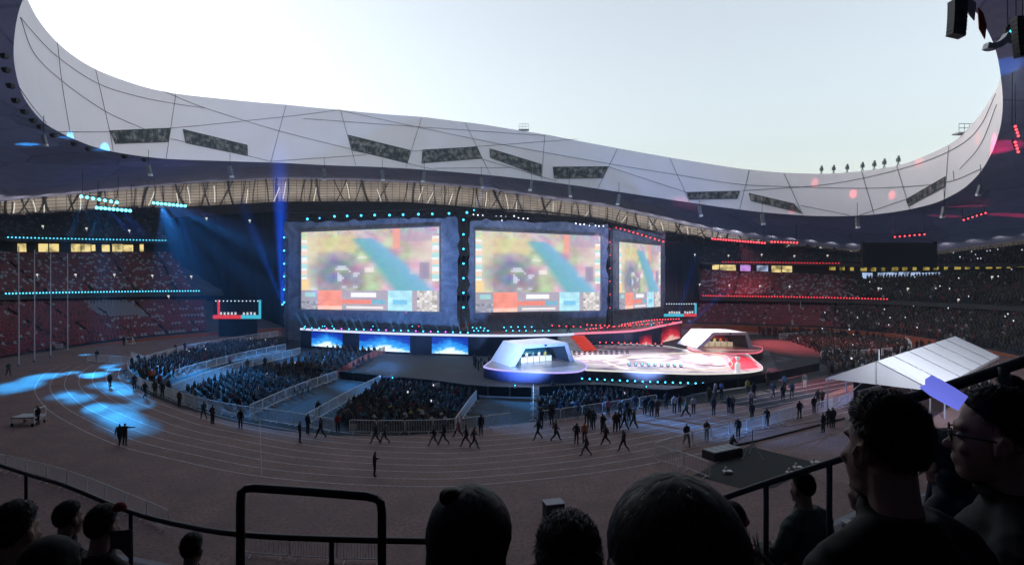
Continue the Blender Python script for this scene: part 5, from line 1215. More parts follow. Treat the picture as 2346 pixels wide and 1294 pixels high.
# ================================================================== PEOPLE ON THE FIELD
m_skin = mat('skin', (.30, .18, .13), .55); m_hair = mat('black_hair', (.012, .010, .010), .6); m_shoe = mat('dark_shoe', (.02, .02, .022), .6)
TOPS = {'black': (.026, .026, .030), 'navy': (.030, .042, .075), 'grey': (.12, .125, .135), 'white': (.5, .5, .53), 'red': (.30, .03, .035), 'orange': (.50, .11, .04), 'pink': (.42, .17, .21), 'brown': (.085, .05, .035), 'blue': (.06, .13, .28), 'olive': (.06, .062, .04), 'yellow': (.45, .42, .08), 'teal': (.05, .16, .18)}
TM = {k: mat(k + '_clothing', v, .8, noise_scale=14, noise_amt=.2) for k, v in TOPS.items()}
def pose(kind):
    J = dict(pelvis=(0, 0, .95), spine=(0, 0, 1.13), chest=(0, 0, 1.33), neck=(0, .01, 1.49), head=(0, .035, 1.60), top=(0, .03, 1.68), ls=(-.17, 0, 1.42), rs=(.17, 0, 1.42), le=(-.23, -.03, 1.15), re=(.23, -.03, 1.15), lw=(-.24, .06, .92), rw=(.24, .06, .92), lh=(-.235, .09, .83), rh=(.235, .09, .83), lhip=(-.09, 0, .89), rhip=(.09, 0, .89), lk=(-.10, .02, .50), rk=(.10, .02, .50), la=(-.10, -.03, .09), ra=(.10, -.03, .09), lt=(-.11, .14, .045), rt=(.11, .14, .045))
    if kind.startswith('walk'):
        s = 1 if kind in ('walk', 'walkcoat') else -1; a, b_ = ('l', 'r') if s > 0 else ('r', 'l'); sx = {'l': -1, 'r': 1}
        J[a + 'k'] = (sx[a] * .10, .22, .53); J[a + 'a'] = (sx[a] * .10, .36, .11); J[a + 't'] = (sx[a] * .11, .53, .10)
        J[b_ + 'k'] = (sx[b_] * .10, -.08, .50); J[b_ + 'a'] = (sx[b_] * .10, -.40, .17); J[b_ + 't'] = (sx[b_] * .11, -.28, .04)
        J[a + 'e'] = (sx[a] * .24, -.14, 1.17); J[a + 'w'] = (sx[a] * .24, -.18, .94); J[a + 'h'] = (sx[a] * .235, -.18, .85)
        J[b_ + 'e'] = (sx[b_] * .23, .06, 1.15); J[b_ + 'w'] = (sx[b_] * .21, .26, 1.00); J[b_ + 'h'] = (sx[b_] * .20, .33, .95)
    if kind == 'phone': J['re'] = (.23, .04, 1.15); J['rw'] = (.10, .27, 1.24); J['rh'] = (.06, .33, 1.28); J['head'] = (0, .06, 1.59); J['top'] = (0, .07, 1.67); J['le'] = (-.22, .05, 1.15); J['lw'] = (-.08, .25, 1.16); J['lh'] = (-.03, .30, 1.20)
    if kind == 'point': J['re'] = (.42, .06, 1.36); J['rw'] = (.66, .10, 1.38); J['rh'] = (.76, .11, 1.39)
    if kind == 'pocket':
        for s, n_ in ((-1, 'l'), (1, 'r')): J[n_ + 'e'] = (s * .27, -.10, 1.16); J[n_ + 'w'] = (s * .20, .05, .98); J[n_ + 'h'] = (s * .17, .08, .92); 
        J['lk'] = (-.12, .03, .5); J['la'] = (-.15, -.02, .09); J['lt'] = (-.19, .14, .045)
    if kind == 'hold':
        for s, n_ in ((-1, 'l'), (1, 'r')): J[n_ + 'e'] = (s * .24, .05, 1.14); J[n_ + 'w'] = (s * .14, .28, 1.08); J[n_ + 'h'] = (s * .10, .35, 1.10)
    if kind == 'crouch':
        for k in J: x, y, z = J[k]; J[k] = (x, y, z - .38) if k not in ('lk', 'rk', 'la', 'ra', 'lt', 'rt') else J[k]
        J['lk'] = (-.14, .34, .48); J['rk'] = (.14, .30, .40)
        for k in ('chest', 'neck', 'head', 'top', 'ls', 'rs'): x, y, z = J[k]; J[k] = (x, y + .16, z - .03)
        J['le'] = (-.26, .24, .74); J['lw'] = (-.16, .44, .74); J['lh'] = (-.12, .52, .74); J['re'] = (.26, .24, .74); J['rw'] = (.16, .44, .74); J['rh'] = (.12, .52, .74)
    if kind.startswith('sit'):
        for k in J: x, y, z = J[k]; J[k] = (x, y, z - .42)
        for s, n_ in ((-1, 'l'), (1, 'r')):
            J[n_ + 'hip'] = (s * .10, .02, .50); J[n_ + 'k'] = (s * .13, .44, .50); J[n_ + 'a'] = (s * .13, .42, .09); J[n_ + 't'] = (s * .14, .58, .045)
            J[n_ + 'e'] = (s * .24, .05, .76); J[n_ + 'w'] = (s * .15, .26, .66); J[n_ + 'h'] = (s * .12, .34, .62)
        if kind == 'sit_phone': J['re'] = (.23, .1, .78); J['rw'] = (.10, .30, .92); J['rh'] = (.06, .35, .97)
    return J
RAD = dict(pelvis=.14, spine=.13, chest=.15, neck=.055, head=.088, top=.062, ls=.075, rs=.075, le=.060, re=.060, lw=.044, rw=.044, lh=.036, rh=.036, lhip=.105, rhip=.105, lk=.075, rk=.075, la=.055, ra=.055, lt=.04, rt=.04)
BON = [('pelvis', 'spine', 2), ('spine', 'chest', 2), ('chest', 'neck', 2), ('neck', 'head', 0), ('head', 'top', 1), ('chest', 'ls', 2), ('chest', 'rs', 2), ('ls', 'le', 2), ('rs', 're', 2), ('le', 'lw', 2), ('re', 'rw', 2), ('lw', 'lh', 0), ('rw', 'rh', 0), ('pelvis', 'lhip', 3), ('pelvis', 'rhip', 3), ('lhip', 'lk', 3), ('rhip', 'rk', 3), ('lk', 'la', 3), ('rk', 'ra', 3), ('la', 'lt', 4), ('ra', 'rt', 4)]
def figure(kind, coat=False, sub=1):
    J = pose(kind); names = list(J); me = bpy.data.meshes.new('figure'); bm = bmesh.new(); vs = {}
    sk = bm.verts.layers.skin.verify()
    for k in names:
        v = bm.verts.new(J[k]); r_ = RAD[k]
        if coat: r_ *= {'pelvis': 1.35, 'lhip': 1.3, 'rhip': 1.3, 'spine': 1.25, 'chest': 1.15, 'lk': 1.25, 'rk': 1.25}.get(k, 1.0)
        rx = r_ * (1.18 if k in ('pelvis', 'spine', 'chest') else 1.0)
        v[sk].radius = (rx, r_); v[sk].use_root = (k == 'pelvis'); vs[k] = v
    for a, b_, m in BON: bm.edges.new((vs[a], vs[b_]))
    bm.to_mesh(me); bm.free(); o = bpy.data.objects.new('figure', me); COL.objects.link(o)
    o.modifiers.new('skin', 'SKIN').use_smooth_shade = True; s = o.modifiers.new('sub', 'SUBSURF'); s.levels = sub; s.render_levels = sub
    dg = bpy.context.evaluated_depsgraph_get(); dg.update(); r_ = bpy.data.meshes.new_from_object(o.evaluated_get(dg)); bpy.data.objects.remove(o)
    r_.materials.clear()
    for m in (m_skin, m_hair, TM['black'], TM['navy'], m_shoe): r_.materials.append(m)
    seg = [(Vector(J[a]), Vector(J[b_]), m, a, b_) for a, b_, m in BON]; hd = Vector(J['head'])
    for p in r_.polygons:
        c = p.center; best = (9, 0, '', '')
        for a, b_, m, na, nb_ in seg:
            ab = b_ - a; t = max(0, min(1, (c - a).dot(ab) / max(1e-9, ab.length_squared))); d = (c - (a + ab * t)).length - .5 * RAD[na]
            if d < best[0]: best = (d, m, na, nb_)
        m = best[1]
        if best[2] in ('neck', 'head') and best[3] in ('head', 'top'): m = 1 if (c.z > hd.z + .045 or c.y < hd.y - .015) and c.z > hd.z - .07 else 0
        if coat and m == 3 and c.z > (J['lk'][2] + .06): m = 2
        p.material_index = m; p.use_smooth = True
    return r_
FIG = {k: figure(k) for k in ('stand', 'walk', 'walk2', 'phone', 'point', 'pocket', 'hold', 'crouch', 'sit', 'sit_phone')}
FIG['walkcoat'] = figure('walkcoat', True); FIG['standcoat'] = figure('pocket', True)
def person(fig, loc, yaw, top, low, label, cat='person', group=None, scale=1.0, hair=None):
    o = bpy.data.objects.new('person', FIG[fig]); COL.objects.link(o); o.location = loc; o.rotation_euler = (0, 0, yaw); o.scale = (scale,) * 3
    for i, m in ((2, TM[top]), (3, TM[low])): o.material_slots[i].link = 'OBJECT'; o.material_slots[i].material = m
    if hair: o.material_slots[1].link = 'OBJECT'; o.material_slots[1].material = hair
    return tag(o, label, cat, group)
W_ = [  # foot px, py, figure, yaw, top, trousers, label
 (687, 1015, 'pocket', -60, 'black', 'black', 'person in black standing on the track by the barrier corner of the aisle'), (705, 995, 'stand', -20, 'navy', 'navy', 'person in navy leaning at the aisle barrier corner'), (729, 957, 'stand', 30, 'black', 'black', 'person in black inside the aisle behind the barrier'),
 (735, 1004, 'walk', 70, 'black', 'black', 'person in black walking along the barrier beside the one in a red top'), (774, 992, 'stand', 0, 'red', 'black', 'person in a red top standing at the middle block corner'), (861, 1018, 'walk', 90, 'black', 'black', 'person in black striding along the barrier ahead of the grey hoodie'), (882, 1016, 'walk2', 85, 'grey', 'navy', 'person in a grey hoodie walking by the middle block'),
 (858, 1092, 'phone', -75, 'black', 'black', 'person in black alone on the open track looking at a phone'), (994, 1022, 'walk', 90, 'black', 'grey', 'person in a dark coat and pale trousers walking on the track'), (1017, 1019, 'walk2', 95, 'black', 'navy', 'person in black just behind the pale trousers'), (1050, 1002, 'walkcoat', 80, 'pink', 'black', 'person in a dusty pink coat by the block corner barrier'),
 (1068, 1023, 'walk', 90, 'navy', 'black', 'person in navy walking between the pink coat and the block corner'), (1086, 1028, 'walk2', -90, 'olive', 'navy', 'person in olive striding towards the round stage side'), (1102, 998, 'stand', 15, 'navy', 'navy', 'person with a pale cap standing at the barrier past the block corner'),
 (1233, 1008, 'walk', 100, 'black', 'black', 'person in black walking past the row of barriers that points at the stage'), (1240, 981, 'stand', 0, 'navy', 'black', 'person in navy standing close behind the barrier row end'), (1273, 1011, 'walkcoat', -90, 'brown', 'black', 'person in a dark brown coat walking on the track'), (1264, 974, 'stand', 10, 'black', 'black', 'person in black at the blue lit barrier start'),
 (1321, 1019, 'pocket', -30, 'black', 'black', 'broad person in black beside the orange jacket'), (1339, 1016, 'stand', 160, 'orange', 'black', 'person in a bright orange jacket in the blue lit group'), (1343, 1046, 'walk', 85, 'black', 'navy', 'person in black striding closest to the open track below the orange jacket'), (1360, 985, 'stand', 0, 'navy', 'black', 'person in navy at the middle of the blue lit pool'), (1351, 981, 'pocket', 20, 'black', 'black', 'person in black at the edge of the blue lit pool'), (1344, 972, 'stand', 0, 'teal', 'black', 'person lit teal at the barrier in the blue pool'), (1322, 958, 'stand', 0, 'blue', 'navy', 'person lit blue against the barrier'),
 (1381, 993, 'standcoat', 40, 'olive', 'black', 'person in an olive long coat at the end of the blue pool'), (1388, 1019, 'walkcoat', 95, 'black', 'black', 'person in a dark flared coat walking on the track'), (1410, 990, 'standcoat', 10, 'brown', 'black', 'person in a brown coat in the pair past the blue pool'), (1417, 987, 'stand', -10, 'black', 'black', 'person in black in the pair past the blue pool'), (1431, 985, 'walk', 30, 'black', 'black', 'person in black walking towards the barrier past the pair'), (1429, 1035, 'walk2', 100, 'black', 'black', 'person in black alone walking well out on the track'), (1441, 974, 'stand', 0, 'black', 'navy', 'person in black standing behind the striding one'), (1452, 982, 'walkcoat', 40, 'olive', 'black', 'person in an olive coat moving to the barrier'), (1393, 955, 'stand', 0, 'pink', 'black', 'person in a pink jacket standing at the barrier'),
 (1421, 958, 'stand', 0, 'grey', 'black', 'person in grey at the barrier near the pink jacket'), (1436, 962, 'stand', 10, 'black', 'black', 'person in black at the barrier after the grey one'), (1455, 945, 'walk', -20, 'navy', 'black', 'person in navy stepping through the barrier gap'), (1477, 951, 'stand', 0, 'black', 'black', 'person in black first of the group by the barrier end'), (1493, 955, 'standcoat', 0, 'black', 'black', 'person in a long black coat in the group by the barrier end'), (1506, 956, 'standcoat', 20, 'brown', 'brown', 'person in brown in the group by the barrier end'), (1484, 945, 'stand', 0, 'navy', 'black', 'person in navy at the back of the group by the barrier end'),
 (1526, 937, 'stand', -40, 'black', 'black', 'person in black past the barrier end'), (1545, 948, 'stand', 0, 'white', 'black', 'person in a white jacket and dark backpack seen from behind'), (1557, 945, 'stand', 30, 'black', 'black', 'person in black beside the white jacket'), (1572, 956, 'walkcoat', 60, 'olive', 'black', 'person in an olive top walking beside the white shirts'), (1589, 948, 'stand', 180, 'white', 'black', 'person in a white shirt facing the near stand'), (1635, 952, 'stand', 20, 'navy', 'black', 'tall person in navy at the corner of the track'), (1625, 924, 'stand', 0, 'olive', 'olive', 'person in olive where the track meets the dark field'), (1639, 912, 'stand', 30, 'white', 'grey', 'person in pale clothes on the dark field'), (1653, 914, 'hold', -30, 'blue', 'navy', 'person in blue holding up a white sheet'),
 (1670, 948, 'stand', 0, 'navy', 'navy', 'person in navy with another at the blue tinted edge'), (1679, 948, 'stand', 20, 'grey', 'navy', 'person in grey with a backpack at the blue tinted edge'), (1723, 964, 'stand', 0, 'black', 'black', 'person in black at the crane barrier end'), (1721, 934, 'stand', 0, 'white', 'black', 'person in a white top on the dark field edge'), (1573, 1022, 'walkcoat', 180, 'black', 'grey', 'person with long hair walking inside the crane barrier'), (1619, 1011, 'hold', 190, 'olive', 'grey', 'person in a light vest at the crane barrier'), (1691, 1003, 'stand', 150, 'black', 'black', 'person all in black standing by the crane tripod'), (1675, 1036, 'crouch', -70, 'black', 'black', 'camera operator in black bent over the crane arm'),
 (1713, 904, 'stand', 20, 'yellow', 'olive', 'person in a yellowish top on the field'), (1727, 912, 'stand', 0, 'black', 'black', 'person in black beside the yellowish top'), (1759, 884, 'stand', 0, 'black', 'black', 'person in black standing by the grey green barrier'), (1771, 912, 'walk', -60, 'navy', 'navy', 'person with white shoes on the blue lit field'), (1794, 917, 'standcoat', 0, 'black', 'black', 'person in a long black coat on the blue lit field'), (1797, 894, 'stand', 0, 'blue', 'black', 'person in a blue shirt on the field'), (1814, 912, 'walk2', -40, 'navy', 'black', 'person in navy walking past the blue shirt'), (1844, 890, 'stand', 160, 'grey', 'white', 'person in white trousers alone on the field'), (1757, 978, 'stand', -20, 'black', 'black', 'person in black behind the crane barrier'), (1832, 960, 'pocket', 0, 'black', 'black', 'person in black where the crane barrier ends'), (1865, 948, 'stand', 180, 'black', 'black', 'person in black with a pale face near the tent post'), (1886, 992, 'standcoat', 30, 'black', 'black', 'person in black in the shade beside the tent'), (1899, 980, 'stand', 0, 'black', 'black', 'person in black further in the tent shade'), (1909, 980, 'stand', 20, 'navy', 'black', 'person in navy further in the tent shade'), (1884, 934, 'stand', 10, 'brown', 'black', 'person in brown by the tent corner post'), (1874, 930, 'stand', -10, 'black', 'black', 'person in black behind the tent corner post'),
 (19, 862, 'walk', -120, 'black', 'black', 'person in black beside the tallest pole in blue light'), (222, 829, 'stand', 0, 'black', 'black', 'person in black alone behind the blue pools'), (252, 888, 'stand', 180, 'black', 'black', 'person in black in the middle of the blue pools'), (274, 1020, 'walkcoat', 10, 'black', 'black', 'person in a long black coat beside the pointing one'), (286, 1021, 'point', 0, 'black', 'black', 'person in black pointing along the track'), (308, 892, 'stand', 30, 'navy', 'black', 'person in navy first of the crowd by the bend barrier'), (332, 912, 'walk', 0, 'black', 'black', 'person in black walking beside the bend barrier'), (345, 880, 'stand', 0, 'orange', 'black', 'person in orange in the crowd by the bend barrier'), (355, 908, 'stand', 10, 'olive', 'black', 'person in olive in the crowd by the bend barrier'), (372, 912, 'pocket', 0, 'black', 'navy', 'person in black at the end of the crowd by the bend barrier'), (411, 934, 'stand', -20, 'brown', 'black', 'person in brown between the bend crowd and the corner'), (467, 961, 'walk', 40, 'navy', 'black', 'person in navy walking at the field edge'), (487, 972, 'standcoat', -10, 'black', 'black', 'person in a black coat next to the navy walker'), (551, 983, 'stand', 0, 'black', 'black', 'person in black alone at the field edge below the aisle'), (302, 845, 'stand', 0, 'black', 'black', 'person in black at the rear barrier corner'), (317, 838, 'stand', 0, 'navy', 'black', 'person in navy at the rear barrier corner'), (402, 812, 'stand', 0, 'black', 'black', 'person in black behind the rear block'), (423, 808, 'stand', 0, 'navy', 'navy', 'person in navy behind the rear block'), (527, 842, 'stand', 180, 'pink', 'black', 'person in pink standing in the first aisle'), (607, 845, 'stand', 0, 'black', 'black', 'person in black standing in the first aisle end'), (567, 850, 'stand', 0, 'olive', 'black', 'person in olive standing in the first aisle middle'), (284, 792, 'stand', 0, 'black', 'black', 'person in black beside the small goal frame'), (86, 974, 'stand', 180, 'black', 'black', 'person in black standing behind the scaffold cart'), (1267, 900, 'crouch', 0, 'black', 'black', 'person in black crouching before the round stage'), (1303, 752, 'walkcoat', 90, 'black', 'black', 'performer in black on the deck above the white steps'),
 (330, 884, 'stand', 10, 'black', 'black', 'person in black at the back of the bend crowd'), (352, 878, 'stand', 0, 'pink', 'black', 'person in pink in the bend crowd'), (366, 890, 'stand', 0, 'red', 'black', 'person in red in the bend crowd'), (322, 872, 'stand', 0, 'brown', 'black', 'person in brown at the rear of the bend crowd'), (386, 905, 'stand', -10, 'navy', 'black', 'person in navy beside the bend barrier end')]
for (px, py, fg, yaw, t_, l_, lab) in W_:
    z = DZ if 'performer' in lab else 0.0
    p = G(px, py, 0.0) if z == 0 else Vector((D(px, py, 97).x, 97.2, DZ))
    p.z = z + .012; person(fg, p, R(yaw + rng.uniform(-12, 12)), t_, l_, lab, scale=rng.uniform(.97, 1.06))
# players at their desks inside the booths
m_desk = mat('white_desk', (.5, .5, .52), .4)
for (root, c, ex, dv), tops_, nm in ((bl, 'white', 'blue lit booth'), (br, 'white', 'red lit booth')):
    for k in range(5):
        p = c + ex * (-1.9 + k * .95) + dv * .34; dk = empty('player_desk', p); dk.rotation_euler = (0, 0, math.atan2(ex.y, ex.x)); tag(dk, f'white desk with a monitor in the {nm}', 'desk', f'player desks in the {nm}')
        MB().box((0, 0, .72), (.88, .5, .05)).build('desk_top', m_desk, dk); MB().box((0, -.22, .36), (.84, .04, .68)).build('modesty_panel', mat('lit_desk_panel', (.6, .55, .42), .5, emit=rgb(255, 235, 190), estr=.35 * ES), dk); MB().box((0, -.05, .98), (.5, .04, .34)).tube([(0, -.05, .74), (0, -.05, .9)], .03, 5).build('monitor', m_black, dk)
        q = p + dv.normalized() * .75; person('sit', q, math.atan2(ex.y, ex.x) + math.pi, ['yellow', 'white', 'teal', 'white', 'yellow'][k] if root is bl[0] else ['red', 'orange', 'yellow', 'orange', 'red'][k], 'black', f'player in a {["yellow", "white", "teal", "white", "yellow"][k] if root is bl[0] else ["red", "orange", "yellow", "orange", "red"][k]} shirt seated at a desk in the {nm}', group=f'players in the {nm}')
for (px, py) in ((1090, 838), (1096, 843), (1102, 836), (1110, 846), (1086, 832), (1120, 834), (1128, 832)):
    person('hold', G(px, py + 6), R(-60 + rng.uniform(-20, 20)), 'black', 'black', 'stage hand in black gathered at the tip of the blue lit booth floor', group='stage hands beside the stage')

# ------------------------------------------------------------------ seated audience on the field
def inside(poly, x, y):
    c = False; n_ = len(poly)
    for i in range(n_):
        (x1, y1), (x2, y2) = poly[i], poly[(i + 1) % n_]
        if (y1 > y) != (y2 > y) and x < (x2 - x1) * (y - y1) / (y2 - y1) + x1: c = not c
    return c
BLOCKS = [('middle block by the track', [(768, 968), (800, 936), (872, 884), (985, 892), (1092, 908), (1062, 950), (1040, 985), (950, 990), (810, 986)], 15), ('wide block behind the first aisle', [(412, 905), (560, 852), (700, 842), (772, 862), (700, 898), (575, 942), (500, 935)], 25), ('blue lit block near the walkers', [(1236, 930), (1300, 908), (1400, 908), (1500, 916), (1400, 938), (1290, 955), (1238, 962)], 0),
    ('dark block beside the stage', [(642, 846), (700, 818), (770, 802), (872, 806), (835, 838), (770, 862), (690, 852)], 25), ('rear block by the bend', [(300, 852), (330, 832), (410, 818), (475, 836), (400, 862), (330, 872)], 25), ('rearmost long block', [(400, 818), (520, 788), (640, 786), (655, 796), (560, 816), (450, 836)], 25), ('far block beyond the stage', [(1772, 766), (2065, 776), (2085, 806), (1900, 818), (1862, 800)], -20), ('far front block', [(1880, 822), (2000, 818), (2020, 850), (1905, 856)], -20)]
stage_c = G(1350, 800)
spots = []
for bi, (nm, px, ang) in enumerate(BLOCKS):
    poly = [(G(x, y).x, G(x, y).y) for x, y in px]; cx_ = sum(p[0] for p in poly) / len(poly); cy_ = sum(p[1] for p in poly) / len(poly)
    face = math.atan2(stage_c.y - cy_, stage_c.x - cx_) - math.pi / 2
    for i in range(-60, 60):
        for j in range(-60, 60):
            u, v = i * .54, j * .88; x = cx_ + u * math.cos(face) - v * math.sin(face); y = cy_ + u * math.sin(face) + v * math.cos(face)
            if inside(poly, x, y) and rng.random() < .93: spots.append((y, x + rng.uniform(-.17, .17), y + rng.uniform(-.22, .22), face + rng.uniform(-.25, .25), bi, nm))
spots.sort(key=lambda s: s[0])
mix = ['black'] * 16 + ['navy'] * 4 + ['grey'] * 3 + ['white', 'white', 'brown', 'olive', 'teal', 'blue', 'red', 'black', 'black']
N_IND = 170
chair0 = empty('folding_chair'); tag(chair0, 'dark folding chair under a spectator on the field', 'chair', 'folding chairs under the field audience')
MB().box((0, 0, .44), (.44, .42, .03)).build('seat', m_black, chair0); MB().box((0, -.22, .68), (.44, .03, .34)).build('backrest', m_black, chair0)
MB().tube([(-.2, -.23, .85), (-.2, .2, 0)], .014, 4).tube([(.2, -.23, .85), (.2, .2, 0)], .014, 4).tube([(-.2, .18, .42), (-.2, -.22, 0)], .014, 4).tube([(.2, .18, .42), (.2, -.22, 0)], .014, 4).build('leg_frame', m_black, chair0, fix=False)
first = True
for (d_, x, y, f_, bi, nm) in spots[:N_IND]:
    t_ = mix[rng.integers(len(mix))]
    if rng.random() < .012: t_ = 'yellow'
    person('sit' if rng.random() < .8 else 'sit_phone', (x, y, .012), f_, t_, 'black' if rng.random() < .6 else 'navy', f'spectator in {t_} clothes seated in the {nm}', group='spectators seated on the field', scale=rng.uniform(.86, .96))
    ch = chair0 if first else copy_tree(chair0); first = False; ch.location = (x, y, .012); ch.rotation_euler = (0, 0, f_)
# the rest of the seated crowd, too many to count
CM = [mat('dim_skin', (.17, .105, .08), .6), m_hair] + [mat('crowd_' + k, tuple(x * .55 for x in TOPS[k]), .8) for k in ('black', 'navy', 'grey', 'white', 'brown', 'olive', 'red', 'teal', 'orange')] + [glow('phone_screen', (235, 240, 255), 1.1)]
crowd = MB()
def low_person(x, y, z, f_, tm, s=1.0, stand=False):
    c, s_ = math.cos(f_), math.sin(f_)
    T = lambda p: (x + (p[0] * c - p[1] * s_) * s, y + (p[0] * s_ + p[1] * c) * s, z + p[2] * s)
    h = .45 if stand else 0.0
    hv = []
    for (rz, rr) in ((1.29, .045), (1.24, .085), (1.16, .09), (1.08, .05)):
        hv += [(rr * math.cos(a), .03 + rr * 1.1 * math.sin(a), rz + h) for a in (0, 1.05, 2.09, 3.14, 4.19, 5.24)]
    fs = [(j * 6 + k, j * 6 + (k + 1) % 6, j * 6 + 6 + (k + 1) % 6, j * 6 + 6 + k) for j in range(3) for k in range(6)]
    for j in range(3):
        for k in range(6): pass
    o = len(crowd.v); crowd.v.extend(T(p) for p in hv)
    for j in range(3):
        for k in range(6):
            crowd.f.append((o + j * 6 + k, o + j * 6 + 6 + k, o + j * 6 + 6 + (k + 1) % 6, o + j * 6 + (k + 1) % 6)); crowd.m.append(0 if (j == 2 or (j == 1 and k in (0, 1, 2))) else 1)
    crowd.f.append(tuple(o + k for k in range(6))); crowd.m.append(1)
    tv = [(-.10, .02, 1.10), (.10, .02, 1.10), (-.23, .07, .98), (.23, .07, .98), (-.23, -.08, .98), (.23, -.08, .98), (-.19, .12, .45), (.19, .12, .45), (-.19, -.12, .45), (.19, -.12, .45)]
    o = len(crowd.v); crowd.v.extend(T((p[0], p[1], p[2] + h)) for p in tv)
    for f in ((0, 1, 3, 2), (0, 4, 5, 1), (2, 3, 7, 6), (4, 8, 9, 5), (2, 6, 8, 4), (3, 5, 9, 7)): crowd.f.append(tuple(o + k for k in f)); crowd.m.append(tm)
    if not stand:
        for sx in (-1, 1):
            q = [(sx * .02, .05, .56), (sx * .20, .05, .56), (sx * .02, .50, .54), (sx * .20, .50, .54), (sx * .03, .50, 0), (sx * .17, .50, 0), (sx * .03, .40, 0), (sx * .17, .40, 0), (sx * .02, .05, .42), (sx * .20, .05, .42)]
            o = len(crowd.v); crowd.v.extend(T(p) for p in q)
            for f in ((0, 1, 3, 2), (2, 3, 5, 4), (8, 9, 1, 0)): crowd.f.append(tuple(o + k for k in f)); crowd.m.append(2)
    else:
        q = [(-.17, .1, .9), (.17, .1, .9), (.17, -.1, .9), (-.17, -.1, .9), (-.14, .08, 0), (.14, .08, 0), (.14, -.08, 0), (-.14, -.08, 0)]
        o = len(crowd.v); crowd.v.extend(T(p) for p in q)
        for f in ((0, 1, 5, 4), (1, 2, 6, 5), (2, 3, 7, 6), (3, 0, 4, 7)): crowd.f.append(tuple(o + k for k in f)); crowd.m.append(2)
    if rng.random() < .012:
        o = len(crowd.v); crowd.v.extend(T(p) for p in ((-.09, .3, 1.02 + h), (.09, .3, 1.02 + h), (.09, .32, 1.26 + h), (-.09, .32, 1.26 + h))); crowd.f.append((o, o + 1, o + 2, o + 3)); crowd.m.append(11)
wts = [2] * 16 + [3] * 4 + [4] * 3 + [5, 6, 7, 8, 9, 2, 2, 4, 5]
for (d_, x, y, f_, bi, nm) in spots[N_IND:]: low_person(x, y, .01, f_, wts[rng.integers(len(wts))], rng.uniform(.80, .92))
wts2 = [2] * 14 + [3] * 5 + [4] * 3 + [5, 6, 7, 7, 7, 8]
for p, nrm in SEATED_STAND:
    if rng.random() < .9: low_person(p.x, p.y, p.z - .05, math.atan2(-nrm.y, -nrm.x) - math.pi / 2 + rng.uniform(-.4, .4), wts2[rng.integers(len(wts2))], rng.uniform(.95, 1.1))
for k in range(330):         # standing crowd on the far right of the field
    t = rng.random(); px = 1740 + 420 * t; py = 764 + 14 * t + rng.uniform(-6, 10)
    if k > 190: px = rng.uniform(1890, 2200); py = rng.uniform(818, 862) - max(0, px - 2000) * .17
    g = G(px, py); low_person(g.x, g.y, 0.01, rng.uniform(0, 6.28), wts2[rng.integers(len(wts2))], rng.uniform(.95, 1.08), True)
tag(crowd.build('crowd', CM, fix=False), 'mass of dark dressed spectators filling the field blocks and the tiers behind the tent', 'crowd', kind='stuff')

# ================================================================== NEAR STAND: RAILS AND SPECTATORS
m_rail = mat('dark_painted_rail', (0.020, 0.022, 0.025), 0.35, noise_scale=9, noise_amt=.3); m_railg = mat('grey_rail', (.075, .08, .09), .4)
def rail(path, r, label, m=m_rail, posts=(), name='handrail'):
    pts = crom([D(*p) for p in path], 6) if len(path) > 2 else [D(*p) for p in path]; o0 = pts[0]
    root = empty(name, o0); tag(root, label, 'handrail'); MB().tube([p - o0 for p in pts], r, 12).build('top_rail', m, root, smooth=True, fix=False)
    for (px, py, d, L) in posts: p = D(px, py, d) - o0; MB().tube([p, p - Vector((0, 0, L))], r * .85, 10).build('post', m, root, smooth=True)
rail([(-60, 1046, 6.6), (60, 1085, 6), (150, 1112, 5.4), (300, 1172, 4.8), (430, 1205, 4.3), (560, 1224, 3.9), (760, 1234, 3.7), (1020, 1240, 3.6)], .019, 'long dark handrail sweeping across the bottom of the near stand', posts=((60, 1085, 6, 1.0), (300, 1172, 4.8, 1.0), (760, 1234, 3.7, 1.0)))
rail([(1630, 1150, 5.2), (1760, 1105, 5.0), (1935, 1048, 4.7), (2080, 1000, 4.5)], .026, 'grey handrail rising beside the man in the green jacket', m_railg, posts=((1755, 1108, 5.0, 1.0), (1900, 1058, 4.75, 1.0)))
rail([(2030, 928, 3.0), (2200, 877, 2.9), (2390, 812, 2.75)], .027, 'thick grey handrail behind the man with glasses', m_railg, posts=((2300, 842, 2.8, 1.0),))
d3 = 3.3; fr = empty('rail_frame', D(550, 1290, d3)); tag(fr, 'dark bent pipe gate frame standing at the front of the near stand', 'rail frame')
fp = [D(551, 1500, d3), D(551, 1290, d3), D(551, 1150, d3), D(553, 1128, d3), D(564, 1118, d3), D(585, 1117, d3), D(715, 1126, d3 - .03), D(840, 1136, d3 - .06), D(862, 1141, d3 - .06), D(872, 1152, d3 - .06), D(875, 1175, d3 - .06), D(875, 1290, d3 - .06), D(875, 1500, d3 - .06)]
MB().tube([p - fr.location for p in fp], .0235, 12).build('pipe', m_rail, fr, smooth=True, fix=False)

